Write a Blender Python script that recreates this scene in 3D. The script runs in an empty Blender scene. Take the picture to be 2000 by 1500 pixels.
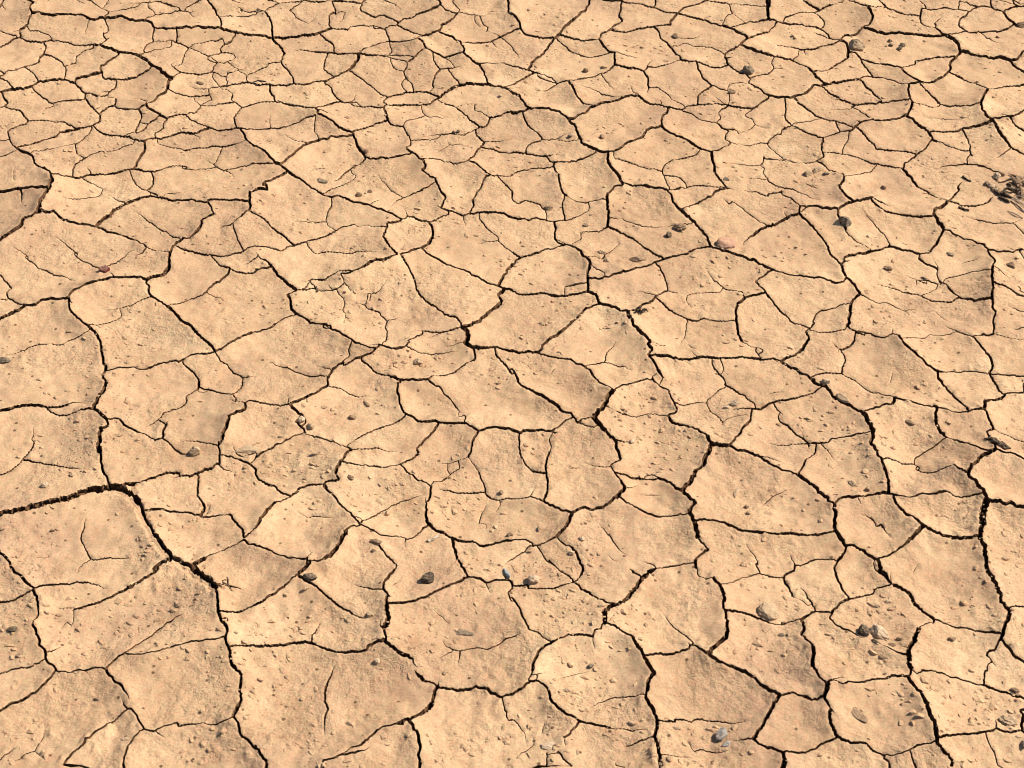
import bpy, math, random
import numpy as np
from mathutils import Vector, Matrix
from mathutils.geometry import delaunay_2d_cdt
from mathutils.kdtree import KDTree

# ------------------------------------------------------------------ camera, sky, sun, exposure
scene = bpy.context.scene
CAM_H, PITCH, VFOV = 1.6, 39.0, 24.0
cam_d = bpy.data.cameras.new("camera")
cam = bpy.data.objects.new("camera", cam_d)
scene.collection.objects.link(cam)
scene.camera = cam
cam.location = (0, 0, CAM_H)
cam.rotation_euler = (math.radians(90 - PITCH), 0, 0)
cam_d.sensor_fit = 'HORIZONTAL'
cam_d.sensor_width = 36.0
cam_d.lens = 18.0 / (math.tan(math.radians(VFOV / 2)) * 4 / 3)
cam_d.clip_start, cam_d.clip_end = 0.05, 2000
scene.cycles.filter_width = 1.0
scene.render.resolution_x, scene.render.resolution_y = 1024, 768

SUN_ELEV, SUN_AZ = 47.0, 75.0          # azimuth clockwise from +Y (view direction): from the right, a little beyond
world = bpy.data.worlds.new("World")
scene.world = world
world.use_nodes = True
wn = world.node_tree
sky = wn.nodes.new('ShaderNodeTexSky')
sky.sky_type = 'NISHITA'
sky.sun_disc = False
sky.sun_elevation = math.radians(SUN_ELEV)
sky.sun_rotation = math.radians(SUN_AZ)
wn.nodes['Background'].inputs['Strength'].default_value = 0.06
wn.links.new(sky.outputs['Color'], wn.nodes['Background'].inputs['Color'])
sun_d = bpy.data.lights.new("sun", 'SUN')
sun_d.energy, sun_d.angle, sun_d.color = 4.2, math.radians(0.55), (1.0, 0.93, 0.83)
sun = bpy.data.objects.new("sun", sun_d)
scene.collection.objects.link(sun)
_e, _a = math.radians(SUN_ELEV), math.radians(SUN_AZ)
sun_dir = Vector((math.sin(_a) * math.cos(_e), math.cos(_a) * math.cos(_e), math.sin(_e)))
sun.rotation_euler = sun_dir.to_track_quat('Z', 'Y').to_euler()
sun.location = sun_dir * 6
vs = scene.view_settings
vs.view_transform, vs.look, vs.exposure, vs.gamma = 'Standard', 'None', 0.80, 1.0
vs.use_curve_mapping = False

col = scene.collection
rng = np.random.default_rng(11)
random.seed(11)
FPX = 750.0 / math.tan(math.radians(VFOV / 2))
_c, _s = math.cos(math.radians(PITCH)), math.sin(math.radians(PITCH))

def ground_xy(p):
    """points traced on the photograph (2000 x 1500) -> metres on the mud flat"""
    p = np.asarray(p, float)
    X = (p[..., 0] - 1000) / FPX
    Y = (750 - p[..., 1]) / FPX
    t = CAM_H / (_s - Y * _c)
    return np.stack([X * t, (_c + Y * _s) * t], -1)

def photo_xy(g):
    g = np.asarray(g, float)
    d = g[..., 1] * _c + CAM_H * _s
    u = g[..., 1] * _s - CAM_H * _c
    return np.stack([1000 + FPX * g[..., 0] / d, 750 - FPX * u / d], -1)

# ------------------------------------------------------------------ noise
_perm = rng.permutation(4096)
_gr = rng.random(4096) * 2 * math.pi
_GX, _GY = np.cos(_gr), np.sin(_gr)
def noise2(x, y, seed=0):
    x = np.asarray(x, float) + seed * 17.31; y = np.asarray(y, float) - seed * 9.77
    xi, yi = np.floor(x).astype(int), np.floor(y).astype(int)
    fx, fy = x - xi, y - yi
    def g(ix, iy, dx, dy):
        h = _perm[(_perm[ix & 4095] + iy) & 4095]
        return _GX[h] * dx + _GY[h] * dy
    u = fx * fx * fx * (fx * (fx * 6 - 15) + 10); v = fy * fy * fy * (fy * (fy * 6 - 15) + 10)
    a = g(xi, yi, fx, fy); b = g(xi + 1, yi, fx - 1, fy)
    c = g(xi, yi + 1, fx, fy - 1); d = g(xi + 1, yi + 1, fx - 1, fy - 1)
    return 1.5 * ((a + (b - a) * u) * (1 - v) + (c + (d - c) * u) * v)
def fbm(x, y, oct=3, seed=0):
    s = 0; amp = 1.0; f = 1.0
    for k in range(oct):
        s = s + amp * noise2(x * f, y * f, seed + k * 3); amp *= 0.5; f *= 2.1
    return s

# ------------------------------------------------------------------ materials
def new_mat(name):
    m = bpy.data.materials.new(name); m.use_nodes = True
    nt = m.node_tree; b = nt.nodes['Principled BSDF']
    b.inputs['Roughness'].default_value = 0.95
    b.inputs['Specular IOR Level'].default_value = 0.15
    return m, nt, b
def nd(nt, kind, **kw):
    n = nt.nodes.new(kind)
    for k, v in kw.items():
        if k in n.inputs: n.inputs[k].default_value = v
        else: setattr(n, k, v)
    return n
def ramp(nt, fac, stops):
    r = nt.nodes.new('ShaderNodeValToRGB')
    e = r.color_ramp.elements
    while len(e) < len(stops): e.new(0.5)
    for k, (p, c) in enumerate(stops):
        e[k].position = p; e[k].color = (*c, 1) if len(c) == 3 else c
    nt.links.new(fac, r.inputs[0])
    return r.outputs[0]
def mix(nt, fac, a, b, mode='MIX'):
    m = nt.nodes.new('ShaderNodeMix'); m.data_type = 'RGBA'; m.blend_type = mode
    for sock, v in ((m.inputs[0], fac), (m.inputs[6], a), (m.inputs[7], b)):
        if hasattr(v, 'links'): nt.links.new(v, sock)
        else: sock.default_value = v if not isinstance(v, tuple) else (*v, 1)
    return m.outputs[2]
def noise_tex(nt, vec, scale, detail=4, rough=0.6, dist=0.0):
    n = nd(nt, 'ShaderNodeTexNoise', Scale=scale, Detail=detail, Roughness=rough, Distortion=dist)
    nt.links.new(vec, n.inputs['Vector']); return n.outputs['Fac']

def soil_material(name, tint=(1, 1, 1), cracked=False, bump=1.0):
    m, nt, b = new_mat(name)
    geo = nt.nodes.new('ShaderNodeNewGeometry'); pos = geo.outputs['Position']
    big = noise_tex(nt, pos, 5.5, 4, 0.6, 0.6)
    mid = noise_tex(nt, pos, 26, 5, 0.62, 0.4)
    fine = noise_tex(nt, pos, 330, 4, 0.72)
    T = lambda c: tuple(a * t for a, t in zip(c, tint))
    base = ramp(nt, big, [(0.30, T((0.41, 0.260, 0.155))), (0.46, T((0.465, 0.299, 0.172))), (0.60, T((0.50, 0.328, 0.188))), (0.74, T((0.54, 0.370, 0.218)))])
    blot = ramp(nt, mid, [(0.30, (0.84, 0.81, 0.78)), (0.42, (0.965, 0.955, 0.94)), (0.60, (1.03, 1.035, 1.04)), (0.76, (1.10, 1.12, 1.14))])
    c = mix(nt, 1.0, base, blot, 'MULTIPLY')
    gr = ramp(nt, fine, [(0.30, (0.76, 0.73, 0.70)), (0.5, (1, 1, 1)), (0.70, (1.14, 1.15, 1.16))])
    c = mix(nt, 0.9, c, mix(nt, 1.0, c, gr, 'MULTIPLY'))
    tn = noise_tex(nt, pos, 150, 2, 0.6, 0.5)
    c = mix(nt, 1.0, c, ramp(nt, tn, [(0.34, (1.045, 0.965, 0.945)), (0.5, (1, 1, 1)), (0.66, (0.985, 1.035, 0.985))]), 'MULTIPLY')
    # wet silt stains, greyer than the dry clay
    st = noise_tex(nt, pos, 3.1, 3, 0.5, 0.9)
    stf = ramp(nt, st, [(0.64, (0, 0, 0)), (0.80, (0.32, 0.32, 0.32))])
    c = mix(nt, stf, c, T((0.36, 0.275, 0.18)))
    # every plate dried to a slightly different tone
    oi = nt.nodes.new('ShaderNodeObjectInfo')
    c = mix(nt, 1.0, c, ramp(nt, oi.outputs['Random'], [(0.0, (0.93, 0.922, 0.915)), (0.5, (0.995, 0.995, 0.995)), (1.0, (1.035, 1.04, 1.04))]), 'MULTIPLY')
    # scattered dark mineral specks
    v = nd(nt, 'ShaderNodeTexVoronoi', Scale=62.0, Randomness=1.0)
    nt.links.new(pos, v.inputs['Vector'])
    sp = ramp(nt, v.outputs['Distance'], [(0.10, (1, 1, 1)), (0.17, (0, 0, 0))])
    wn2 = nd(nt, 'ShaderNodeSeparateColor'); nt.links.new(v.outputs['Color'], wn2.inputs[0])
    gate = nd(nt, 'ShaderNodeMath', operation='GREATER_THAN'); gate.inputs[1].default_value = 0.72
    nt.links.new(wn2.outputs[0], gate.inputs[0])
    g2 = nd(nt, 'ShaderNodeMath', operation='MULTIPLY'); nt.links.new(gate.outputs[0], g2.inputs[0]); nt.links.new(sp, g2.inputs[1])
    c = mix(nt, g2.outputs[0], c, (0.13, 0.075, 0.04))
    if cracked:                                    # far ground, pieces too small to tell apart
        ve = nd(nt, 'ShaderNodeTexVoronoi', feature='DISTANCE_TO_EDGE', Scale=8.0)
        nt.links.new(pos, ve.inputs['Vector'])
        cf = ramp(nt, ve.outputs['Distance'], [(0.010, (1, 1, 1)), (0.022, (0, 0, 0))])
        c = mix(nt, cf, c, (0.03, 0.018, 0.01))
    nt.links.new(c, b.inputs['Base Color'])
    b1 = nd(nt, 'ShaderNodeBump', Strength=0.8 * bump, Distance=0.0040)
    n1 = noise_tex(nt, pos, 120, 5, 0.62, 0.3)
    msk = ramp(nt, noise_tex(nt, pos, 8.5, 3, 0.55, 0.5), [(0.38, (0.25, 0.25, 0.25)), (0.62, (1.5, 1.5, 1.5))])
    mu = nd(nt, 'ShaderNodeMath', operation='MULTIPLY'); nt.links.new(n1, mu.inputs[0]); nt.links.new(msk, mu.inputs[1])
    nt.links.new(mu.outputs[0], b1.inputs['Height'])
    b2 = nd(nt, 'ShaderNodeBump', Strength=0.45 * bump, Distance=0.0010)
    nt.links.new(fine, b2.inputs['Height']); nt.links.new(b1.outputs[0], b2.inputs['Normal'])
    nt.links.new(b2.outputs[0], b.inputs['Normal'])
    return m

def rock_material(name, c0, c1, scale=220, rough=0.85, spec=0.12, bump=0.6, dust=0.55):
    m, nt, b = new_mat(name)
    b.inputs['Roughness'].default_value = rough; b.inputs['Specular IOR Level'].default_value = spec
    tc = nt.nodes.new('ShaderNodeNewGeometry'); pos = tc.outputs['Position']
    n = noise_tex(nt, pos, scale, 5, 0.68, 0.4)
    c = ramp(nt, n, [(0.32, c0), (0.68, c1)])
    if dust:                                       # clay dust settled on the upward faces
        sx = nt.nodes.new('ShaderNodeSeparateXYZ'); nt.links.new(tc.outputs['Normal'], sx.inputs[0])
        up = nd(nt, 'ShaderNodeMapRange'); nt.links.new(sx.outputs[2], up.inputs[0])
        for k, q in zip((1, 2, 3, 4), (0.45, 1.0, 0.0, 1.0)): up.inputs[k].default_value = q
        dn = ramp(nt, noise_tex(nt, pos, 420, 4, 0.7), [(0.40, (0, 0, 0)), (0.66, (dust,) * 3)])
        df = nd(nt, 'ShaderNodeMath', operation='MULTIPLY'); nt.links.new(up.outputs[0], df.inputs[0]); nt.links.new(dn, df.inputs[1])
        c = mix(nt, df.outputs[0], c, (0.46, 0.31, 0.18))
    nt.links.new(c, b.inputs['Base Color'])
    bp = nd(nt, 'ShaderNodeBump', Strength=bump, Distance=0.0016)
    n2 = noise_tex(nt, pos, scale * 1.8, 5, 0.7); nt.links.new(n2, bp.inputs['Height'])
    nt.links.new(bp.outputs[0], b.inputs['Normal'])
    return m

SOIL = soil_material("dry_clay")
WALL = soil_material("crack_wall_clay", tint=(0.32, 0.255, 0.21), bump=1.6)  # darker deep soil; the tint also puts the gaps' shade into the colour
FAR = soil_material("far_cracked_clay", cracked=True)

# ------------------------------------------------------------------ crack lines traced from the photograph
# T = corner of a 500 x 375 px tile; then width (px) and x y pairs in units of 2.5 px
WIDTH_GAIN, WIDTH_ADD, FILL_STEP, CURL, DEPTH = 0.97, 0.6, 5.0, 0.0105, 0.05
TRACE = """
T 0 0
3.5 0 1 4 4 7 2.5 11 2 15 4 19 4 24 6 27.5 8 25 10 24.5 12 26 15.5
3 4 4 2 7 0 9
1 2 7 5 10.5
2.5 19 4 23 2 27 1 34 0
3.5 26 15.8 32 15.7 41.5 17 46 16.4 56 15.8 64 16.4 69 17.8 71 19.3 76 19 82 18.5 88 18.3 93 17.7 98 18.2 102 19.3 108 19.3 113 18.8 119 20.5 121 24 126 24 133 24.5 138 24.2 145 24.2 155 23.7 163 24.5 172 25.5
4.5 172 25.5 178 27 185 28.5 200 29
3 26 16 22.5 20 19 23 15.5 25 16.5 29
3 16 29 11 31 6 34 0 37
1.5 0 25.5 4 26.5 8 28 13 28.5
1 10 25.2 15 25
2.5 15.5 29.5 19 32 24 33 32 33.3 36 32.5 40 31.5 45 32.5 52 33.5 57 35 66 36 74 36.5
5 74 36.5 80 38 87 40 94 43.5 103 44.5 108 46.5
6 108 46.5 112 49 116 51.5 118 54.5 123 57 128 60.5 135 64
1 24 25 28 25 34 26.5 39 28 40 31.5
1 70 20 68 24 66 28
2 82 18.5 85 23.5 83.5 26.5 81 27.5
2.5 80.5 26.5 81.5 30 83 32.5 81 35 78 36.5
1.5 83 32.5 86.5 29.5
1.2 60 0 66 4
2 68 0 73 2 77 6 81 8.5 85.5 11
2.5 85.5 11 83 15 83 18.5
2 85.5 11 92 9 99 8 105 6.5 108 5 110 2
1.2 110 2 101 3
2 110 2 117 1.5 124 1 130 3 135 5 140 7 141 9
2 117 1.5 117 0
1 82 4.5 85 0
1.2 116 6 119.5 9 121.5 12.5
2 121.5 12.5 119 15 115.5 16 113.5 19
1.5 121.5 12.5 129 11.5 135 10 141 9 148 10.2 154 9
1 148 10 152 14
2 145 8 150 5 156 3 161 2.3
4 161 2.3 166 1 172 0
3 162 3 166 6.5 169 11 171.5 14 173 19 173 24.5
1.5 172 13.5 180 13.5 190 14 200 12.5
1.2 176 0 184 3 193 5
2 188 9 194 10 200 10
1.2 184 8.5 187 7 190 9 188 11 185 9.5
2.5 121 24 120 28 119 31 119.5 33.5 115 35.5 113 38 112 41 113.5 43.5 110 46.5
1 113.5 43.5 119 41 126 39.5 133 37.5
1 119 33.5 124 33.5 130 33
2.5 138 24.5 138.5 30 138 33
1.5 132 32 138 33.5 142 35 147.5 37.5
1.5 147.5 37.5 152 35.5 160 34 168 33 174 32.5
1 147.5 37.5 155 40.5 162 43.5 169 48
2 147.5 37.5 144 43 143 48 141.5 51 138 52
2.5 185 28.5 181 33 175 36 172 38.5 173 41
1 173 41 168 43 162 43.5
1 173 41 181 42 184 45 180 47.5 175 49 170 48.5
1.5 162 46.5 169 49
2 170 49 167 52 166 55.5
1.2 178 48.5 183 52 187 54 191 52
1 187 54 182 57 178 58
2 136 49 134 51 135 53.5 138 56.5 141 58
2 141 58 148 57.8 155 58.3 160 58 165 56.5 170 58 174 60 177 60.5
1.5 178 57.5 176.5 61 177.5 64 177 67
1.2 187 56 192 58 192.5 63 195 65
2 192.5 59 195 57.5 200 55.5
2 200 66 195 65 188 65.5 180 67 172.5 68
1.2 166 60 169 65 173 69 178 71 181 73 182 75
1.5 172 68 163 69.5 157 70 152 69 148 68
1.5 163 70 164 75 165.5 78
2 182 75 181 78 185 81 189 83.5
2.5 200 80.5 194 82.5 189 83.5 186 87 183.5 92 184 97 185 102
6 135 64 132 67 131 71
2.5 135 64 138 60.5 141 58.5
4 131 71 127 75 123 78 120 82
2 133 72 139 74 146 75.5 154 75.5 162 74.5
1 151.5 76.5 153 79.5 157 81.5 162 78.5 165 78
1.5 182 80.5 175 81 167 82 157 81.5
2 157 81.5 155 85 152 88 148 89 145.5 90.5
2.5 145.5 90 139 91 133 93.5 130.5 95
2 145.5 91 149 94.5 156 97 163 100 172 103
3 172 102.5 178 101.8 185 102 192 102.5 200 101.5
2 120 82 113 84 108 86 102 86 96 85 91 83 89 82
4 115 85 120 89 125 92 131 94.5
2.5 126 92.5 121 95 116 98 113 101 107 105
1 110 96 116 97.5
2 131 95 128 98 127.5 101 123 104 121 106
3 108 86 110 89 111 92 109 96 107 99 106 103
2 106 103 99 105 94 107
4 94 43.5 92 46 87 49 82 52 79 54 79.5 57.5
4 79.5 57.5 73 58.5 66 60 59 61.5
2.5 80 57 80.5 61 85 62 91 63 97 63 103 62 109 60 115 58 118 57
3 59 61.5 59.5 66 62 69 66 72 71 73.5 77 75.5
1 77 75.5 84 74
2 91 63 91 67 89 70 85 72
1 85 72 79 72
1 85 72 84 75.5 92 76
3 67 73 66 75.5 69 80 73 83.5 76 87 78 89
3 78 88 82 85 86 82.5 90 81 90.5 78.5
1 75 84 80 82
1 105 77 113 79 115 83.5
3.5 59 65 55 64 50 62.5 44 63 38 64 31 65.5 26 68 20 70.5 12 71.5 6 72.5 1.5 74.5
2.5 34 33.5 36 38 34 42 31 46 30 49
2 30 49 25 50.5 19 52 12 54.5 6 55.5 3 58 0 60
2 0 55 3.5 57.5
2 35 42.5 40 43.5 45 46 49 49 50 51.5 51.5 52 51.5 56 50.5 60 51 63
1.2 51 52 55 50
2 19 52.5 23 55 26 58 28 61 30 64.5
1 64 41 60 44 59.5 47 59 49
2 68 39.5 73 38.5
2.5 0 61 4 63 8 67 11 71.5
3 2 74.5 3 77 6 80 4 82 3 83
2 3 83 0 83.5
1.5 2 74 0 74
2 25 69 30 73 36 77 41 80
1.5 41 79.5 48 78.5 56 78 65 77
1 41 80 42 82 36 83.5 33 86.5
3 4 83 9 85 15 86 19 90 22 94
2 22 94 28 93.5 36 93.8 44 95 51 96 56 98 60 100
2.5 22 94 20 96.5 14 98 9 100.5 6 102.5 7 106 8 110 10 114 14 118
2 0 109.5 7 108.5
3 60 100 65 99.3 71 99 74 97 78 94.5
3 60 100 53 101.5 47 104 43 107 34 110 25 113 14 116.5
3 73.5 99 77 102 83 104.5 90 105.5 97 106.5 102 108 105 110 109 112 113 113.5
2 72 100 69 105 65 109 60 113.5
1 60 113 50 114.5 40 117.5 27 119.5
2 59 114 59.5 118.5 60 120 63 122.5 66 124.5
2.5 57 135 60 129 66 124.5 71 121.5 77 119.5
2 77 119 85 119 91 118 97 115.5 104 113.5
1 0 123 7 121.5 14 118.5
4 14 118 18 120 22 121.5 25 124 27 127.5 27 130 31 133 36 136.5 40 140 40.5 142
3 113 113.5 117 111 124 109 131 107 138 105 143 104 151 104.5 156 103 163 100.5
1.2 149 105 155 107 156 109.5
4 113 113 114 117 111.5 122 109 126 107.5 130 105 134
3 40.5 142 47 141.5 55 141 62 140.5 67 138 73 137 82 137 89 136 95 134.5 105 134.5
3.5 105 134.5 110 135 115 136 118.5 136
2.5 118.5 136 124 135 131 132 138 131.5 144 131 146 132
2 143 133 150 133.5 158 133 168 132.5 175 134.5 180 133.5 190 132.5 200 132
2.5 145 118 155 116.5 165 115 175 115 190 114
1.2 124 113 133 115.5 141 117 145 118.5
3.5 188 103 191 107 193 112 194 115 197 118 200 120
1.5 174 116 172 120 171 124 169 128 167 129.5
1.2 162 127 167 129.5 169 132.5
1 175 134.5 181 137 182.5 140
4.5 40.5 142 42 146 43 150
2.5 118.5 136 120 141 119 147 115 150
2 102 136 104 141 107 146 113 150
1.5 68 132 71 136
2 65 141 70 143.5 76 146 81 148.5
1 10.5 134 11 142
T 500 0
4 0 29 7 29.5 11 30.5 18 29.5 28 29 38 28.3 44 28 51 26.5 56 24.5 59.5 24
2.5 59.5 24 67 24.3 72 25
2 0 10.5 7 11
3 7 11 11 7 18 4 26 2.5 33 1.5 38 0
3.5 7 11 10.5 15 12 21 13 29.5
1.5 5 0 13 2 19 4
1.5 36 1 32 5 28 7.5
1.2 26 9 30 11.5
3 38 0 46 1 54 1 60 1.3 68 1.2
1.5 68 1.2 76 2 82 3
2.5 59.5 1.5 61 5 62.5 10.5
2.5 61 9.5 58 12 57 16 57.5 20.5 59.5 24
1 32 14.5 37 16.5 41 18.5 45 15
1.2 67 9 69.5 10.5 68 13 68.5 15 65 18
2 87 0 83 3 81.5 7 83 9.5 88 12 93.5 13.7 97 12.5 100 12.5
2 100 12.5 104 15 108 17.5 111.5 19
1.5 87 0 95 0 102 2 107 4 110 7 113.5 10
2 72 25 74 22.5 80 21 87 21 93 20.5 98 22.5
2.5 98 23.5 104 21.5 109 21 112 19 115 16.5 120 15.5 123 15 128 12.5 135 11.5 143 9
4 138 0 141 3 144 6 144 8
2.5 144 8 149 11 154 13 158 13
1.5 154 4 157 7.5 159 10 158 13
2 158 13 164 13 171 14 178 14 182 12.5
3.5 157 14 153 18 148 21 145 23 145 26 142 28.5
3 142 28.5 137 29.5 131 30
2.5 131 30 128 32 126 35
2 110 21 116 24 122 27 128 29.5 131 30
3.5 142 28.5 149 30.5 155 33 159 36 161 39 163 43 162 45.5
2 92 22.5 100 23.5 102 25.5 103 29 104.5 33
2.5 51 28.5 55 31.5 59 34.5 61 37 61 41
2 80.5 43.5 84 40 90 37 96 35 104.5 33.5
2 104.5 33.5 110 34 116 35.5 123 35.8 127 36
3.5 127 36 130 38 132.5 41 133 43.5
1.5 104.5 35 105 38 106 41 104 43.5
1.5 30 39.5 38 39.5 46 40.5
2.5 46 40.5 53 41.3 60 42 70 43 80 43.5 87 44.5 94 44.5 101 45
1.5 101 44 108 44 116 45.5 123 47
1 101 45 109 47 117 49
2.5 118 50 124 47 129 44.5 133 43.5 139 44 147 46.5
2 147 46.5 153 45.5 162 45.3
1.2 147 46.5 152 49 155 52.5
2 118 50 118 53 115.5 56 117 60 120 63 122 66 123 69
1 105 48 107 53 111 55 115 55.5
5 80 45 79 50 75 54 72 57
4 72 57 67 60 60 63 54 65.5
3.5 54 65.5 47 66.5 42 68 37 69
2.5 37 69 35 68 30 67.5 24 68 15 67.5 8 67 0 67
4 13 31 18 35.5 21 40 22.5 43
3 22 43 19.5 48 20 50.5 24 54.5 27 58.5 29 63 30 67.5
2 0 55.5 5 53.5 9 52 13 50 19 49.5
2.5 56 42.5 54 47 53 53 55 56 60 61
3 11 68 11.5 73 14 76 15 79.5
3 0 80.5 8 79.3 15 80 22 81 30 83 38 85 43 87 47 88.5
2.5 54 67 59 70 60.5 74 64 77.5 67.5 79.5
2.5 47 88 52 85.5 57 82.5 62 80.5 67 79.5 73 79.5
2 73 79.5 77 82 83 84
1.2 73 79.5 77 77 78 73
1 73 79.5 79 79.5 82 83
2.5 83 84 89 84.5 95 86 99.5 87
2.5 73 57.5 78 60 84 63.5 90 67 95 71 103 76
3 103 76 100 79 99.5 81 102 84 99.5 87
2.5 103 76 108 74 113 72.5 120 71.5 127 71 134 71.5 139 74 143 76
1.5 113.5 64 114.5 67.5 118 71.5
2 138.5 45 139 49 144 54
2.5 144 54 141 58 139 62 138 66 139 67.5
1.5 139 67.5 135.5 71.5
1.5 144 54 150 53.5 156 53 160 52
2 150 53.5 152 57 155 62 160 67.5
3 162.5 46 168 48.5 174 51 178 56 179.5 61 181 67
2 161 36.5 170 35 178 34 184 33 190 30 200 27
1.5 174 51 182 49.5 190 49.5 200 52
1.5 175 15 177 19 181 22
1 171 17.5 175 22
1 178 24.5 186 27 191 30 200 37
1 184 33 189 38
4 155 0 165 0.8 175 0.5 182 0.3
4 195 0 196.5 5 197.5 10 197 14 200 16
3.5 143 76.5 150 72 155 69 161 67.3 170 66.5 180 67.3 184 68
3.5 184 68 190 69.5 195 71.5 200 75
2 195 70 200 68
3 143 76.5 140 78 134 80.5 128 81 118 81 110 83 102.5 84
2 142 78 148 81 156 83
2.5 156 83 161 87 165 90 167 93.5 172 97 175 99.5
1 157 82.5 164 81 171 81
1.5 171 85.5 176 87.5 180 90 182 91.5
3 182 91.5 188 91 194 89.3 200 89
3 183 92 181 96 179 99 174 100 169 102
2 169 102.5 164 104.5 160 105.5 155 105 150 104.5 143 105
1 143 105 134 105
1.5 144 106 141 108 136 109 128 109.5 121 110
4.5 100 87 101.5 91 103 95
3 103 95.5 106 99 111 99.5 115 99.5
2.5 115 99.5 117 103 119.5 107 121 110 121 115 118 117.5 117.5 119.5
4 118 119.5 122 122.5 126 126 131 131 132.5 135 130 137.5
1.2 129.5 84 131 88 133 90.5
1.2 133 90.5 140 91.5 149 92
1.2 133 90.5 125 93 117 96
4 47 88.5 49 91 48 93.5
3.5 48 93.5 54 95.5 60 98 65 102 70 103.5 75 104
3 75 104 82 102 88 99.5 95 97 102 96
1 49 89.5 57 90.5 66 92
2.5 0 101.5 8 101 16 100.5 23 99 31 97 40 95 47 94.5
1.5 47 95 46 100 45.5 104 48 108
1.2 11 89 11 97
3.5 76 106.5 73 107 65 108.5 58 110 50 112.5 43 115 37 118 32 122 27 126 23 130 20 132.5
1.2 23 107 30 112 40 115.5
4.5 76 105 77 109 79 114 82 118 85 122
4 85 123 91 124.5 100 125.5 111 125.5 120 124.5
3 85 125 80 128.5 74 132 69 135
2.5 69 135 67 138 63 141 60 142
1.2 75 134.5 78 138.5 76 141 71 144 64 147.5 58 149.5
1.5 96 138 100 143 103 146 106 150
4 0 119.5 6 123 11 128 16 132.5 20 133
2 0 131.5 7 132 14 132.5
4.5 20 133.5 25 137 32 141.5 38 145 44 149 46 150
4 24 138.5 19 142 13 145 7 148 6 150
2 131 129 136 126.5 143 126 150 128 157 130 166 129
3 172 103 173 106 176 110 178 112 176 115 173 118 171 122 170 124 167 127 165.5 129
1 178 111 190 110.5 200 110
1.5 176 115.5 183 117 191 119 200 121
3.5 166 129 172 131 176 134 180 138 184 140.5
3 184 140.5 190 139 200 138
3.5 130 138 135 141 139 143 141 146.5 143 150
3 183 140.5 180 141 177 145 174 150
2 129 150 139 147
2 189 140 194 145 200 150
1 149 110 151 113.5 146 117 142 119
1 151 113.5 158 113.5 166 115
1 43 133 50 132 58 132.5
T 1000 0
3.5 0 15.5 3 18 6 22 6.5 25.5
2 0 26.5 6.5 26
2.5 6.5 26 9.5 28.5 15 29.5 20 30.5 27 31 34 31.5
4 61 0 60 6 56 12 50 17 45 20.5 40 25 35 30.5 31 34.5 27 39 22 45 17 48 14.5 52 13 55.5
2.5 38 29 45 30 54 31.5 67 32.5
2.5 35 32 40 36 45 39.5 51 43 60 45.5
1.5 60 45.5 70 44 79 43.5
3.5 65 0 69 2 74 3.5 80 4 85 4.3
1.5 75 0 80 2 85 4
3 85 4.5 92 4.8 98 4.3 104 5 110 6.5 117 9.5 122 11 129 11.5
3 112 0 112 4 110 6.5
3 85.5 5 85 10 83.5 12.5 86.5 16.5
3 86.5 16.5 81 19 78 22 73 25 70 27.5 69.5 30 67.5 32
3.5 67.5 32 70 36 73 39.5 76 42 80 43.5
2 78 23 82 24.5 89 25 96 23 103 22.5 111 21.5 118 21 124 21
3.5 129 11.5 127 15 124 19 124 21
3 129 11.5 132 9 134 6.5
2 134 6.5 140 5 146 3 152 0.5
2 152 0.8 160 2 170 3.3 180 3.8 190 6 200 7.5
2 170 4 170.5 8 172.5 11.5
1.2 172.5 11.5 168 13 166 16
1.2 172.5 11.5 178 14.5 181.5 18.5
2.5 172 22 178 20 185 18.5 193 18 200 17.5
4.5 199 2 199 10 199.5 16
3.5 129 11.5 138 13 147 15.5 155 18 163 20.5 170 23 177 27 182 30.5 184 32
3 200 26.5 193 29 187 31.5 184 32.5
4.5 184 32 180 35 178 37.5
3 178 37.5 172 40 168 41.5 166 44 168 49 169 51.5
4.5 179 37.5 185 40 193 43 200 45.5
2.5 111 22 115 26 117 31 122 35 125 38.5 128 43 131 45.5 131.5 48.5
1.2 125 36.5 130 36 135 34.5 142 36.5 150 37 157 38 163 41 166 43
1.2 128 29.5 135 31 142 31 147 28
2 167 46 172 46
3.5 80 43.5 80 48 80 53.5
1.5 80 43 86 45 92 46 100 46.5
2.5 80 53.5 75 57 68 59 61 61 54 62.5 47 64.5 41 65 35 65.5
3 80 53.5 89 54.3 97 54.7 103 56.5
3 103 56.5 106 53.5
1.2 105 53 109 48
2.5 106 53 112 53.2 118 52 124 50 131 48.5
2.5 131 48.5 138 49.5 145 50 152 51.5 160 53.3 168 51.5
2 169 51.5 173 55 178 57.5 183 59
1.5 189 60 195 58.5 200 58
2 186 61.5 185 65
2.5 185 65.5 192 69 196 72.5 197 75.5 200 78
1.2 185 65.5 178 65 170 66
3.5 144 50.5 146 56 149 61 152 64 156 67.5
2 156 67 163 69 170 71.5 175 72
1 169.5 72 170 77
3 156 67.5 151 71 146 75 145 79.5 145 82
2 145 82 152 82 160 81 169 82
2.5 145 82 138 83 133 86 127 86.5 122 87
2 169 82 176 83.5 184 85 189 85
2.5 189 85 194 82.5 200 80
1.2 158 75 162 78 168 82.5
1.5 169 82.5 164 84.5 162 88 163 91 160 94.5
1.2 133 86.5 139 88 146 92 152 93.5 160 94.5
2.5 160 94.5 165 99 169.5 101.5 167 105 167 109 170 113
1.2 190 84.5 182 89 187 92 190 96 200 99
1.2 190 96 184 101 177 104
1 167 100 175 101
3 103 57 106 61 106 66 107 69.5
1.5 107 69.5 105 74
1.5 107 69 113 69 119 72 123 75 126 79 134 82.5
2 92.5 68 94 73 98.5 80
2 55 69.5 62 71 67 73 71 75.5 76 77 81 80 86 83
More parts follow.
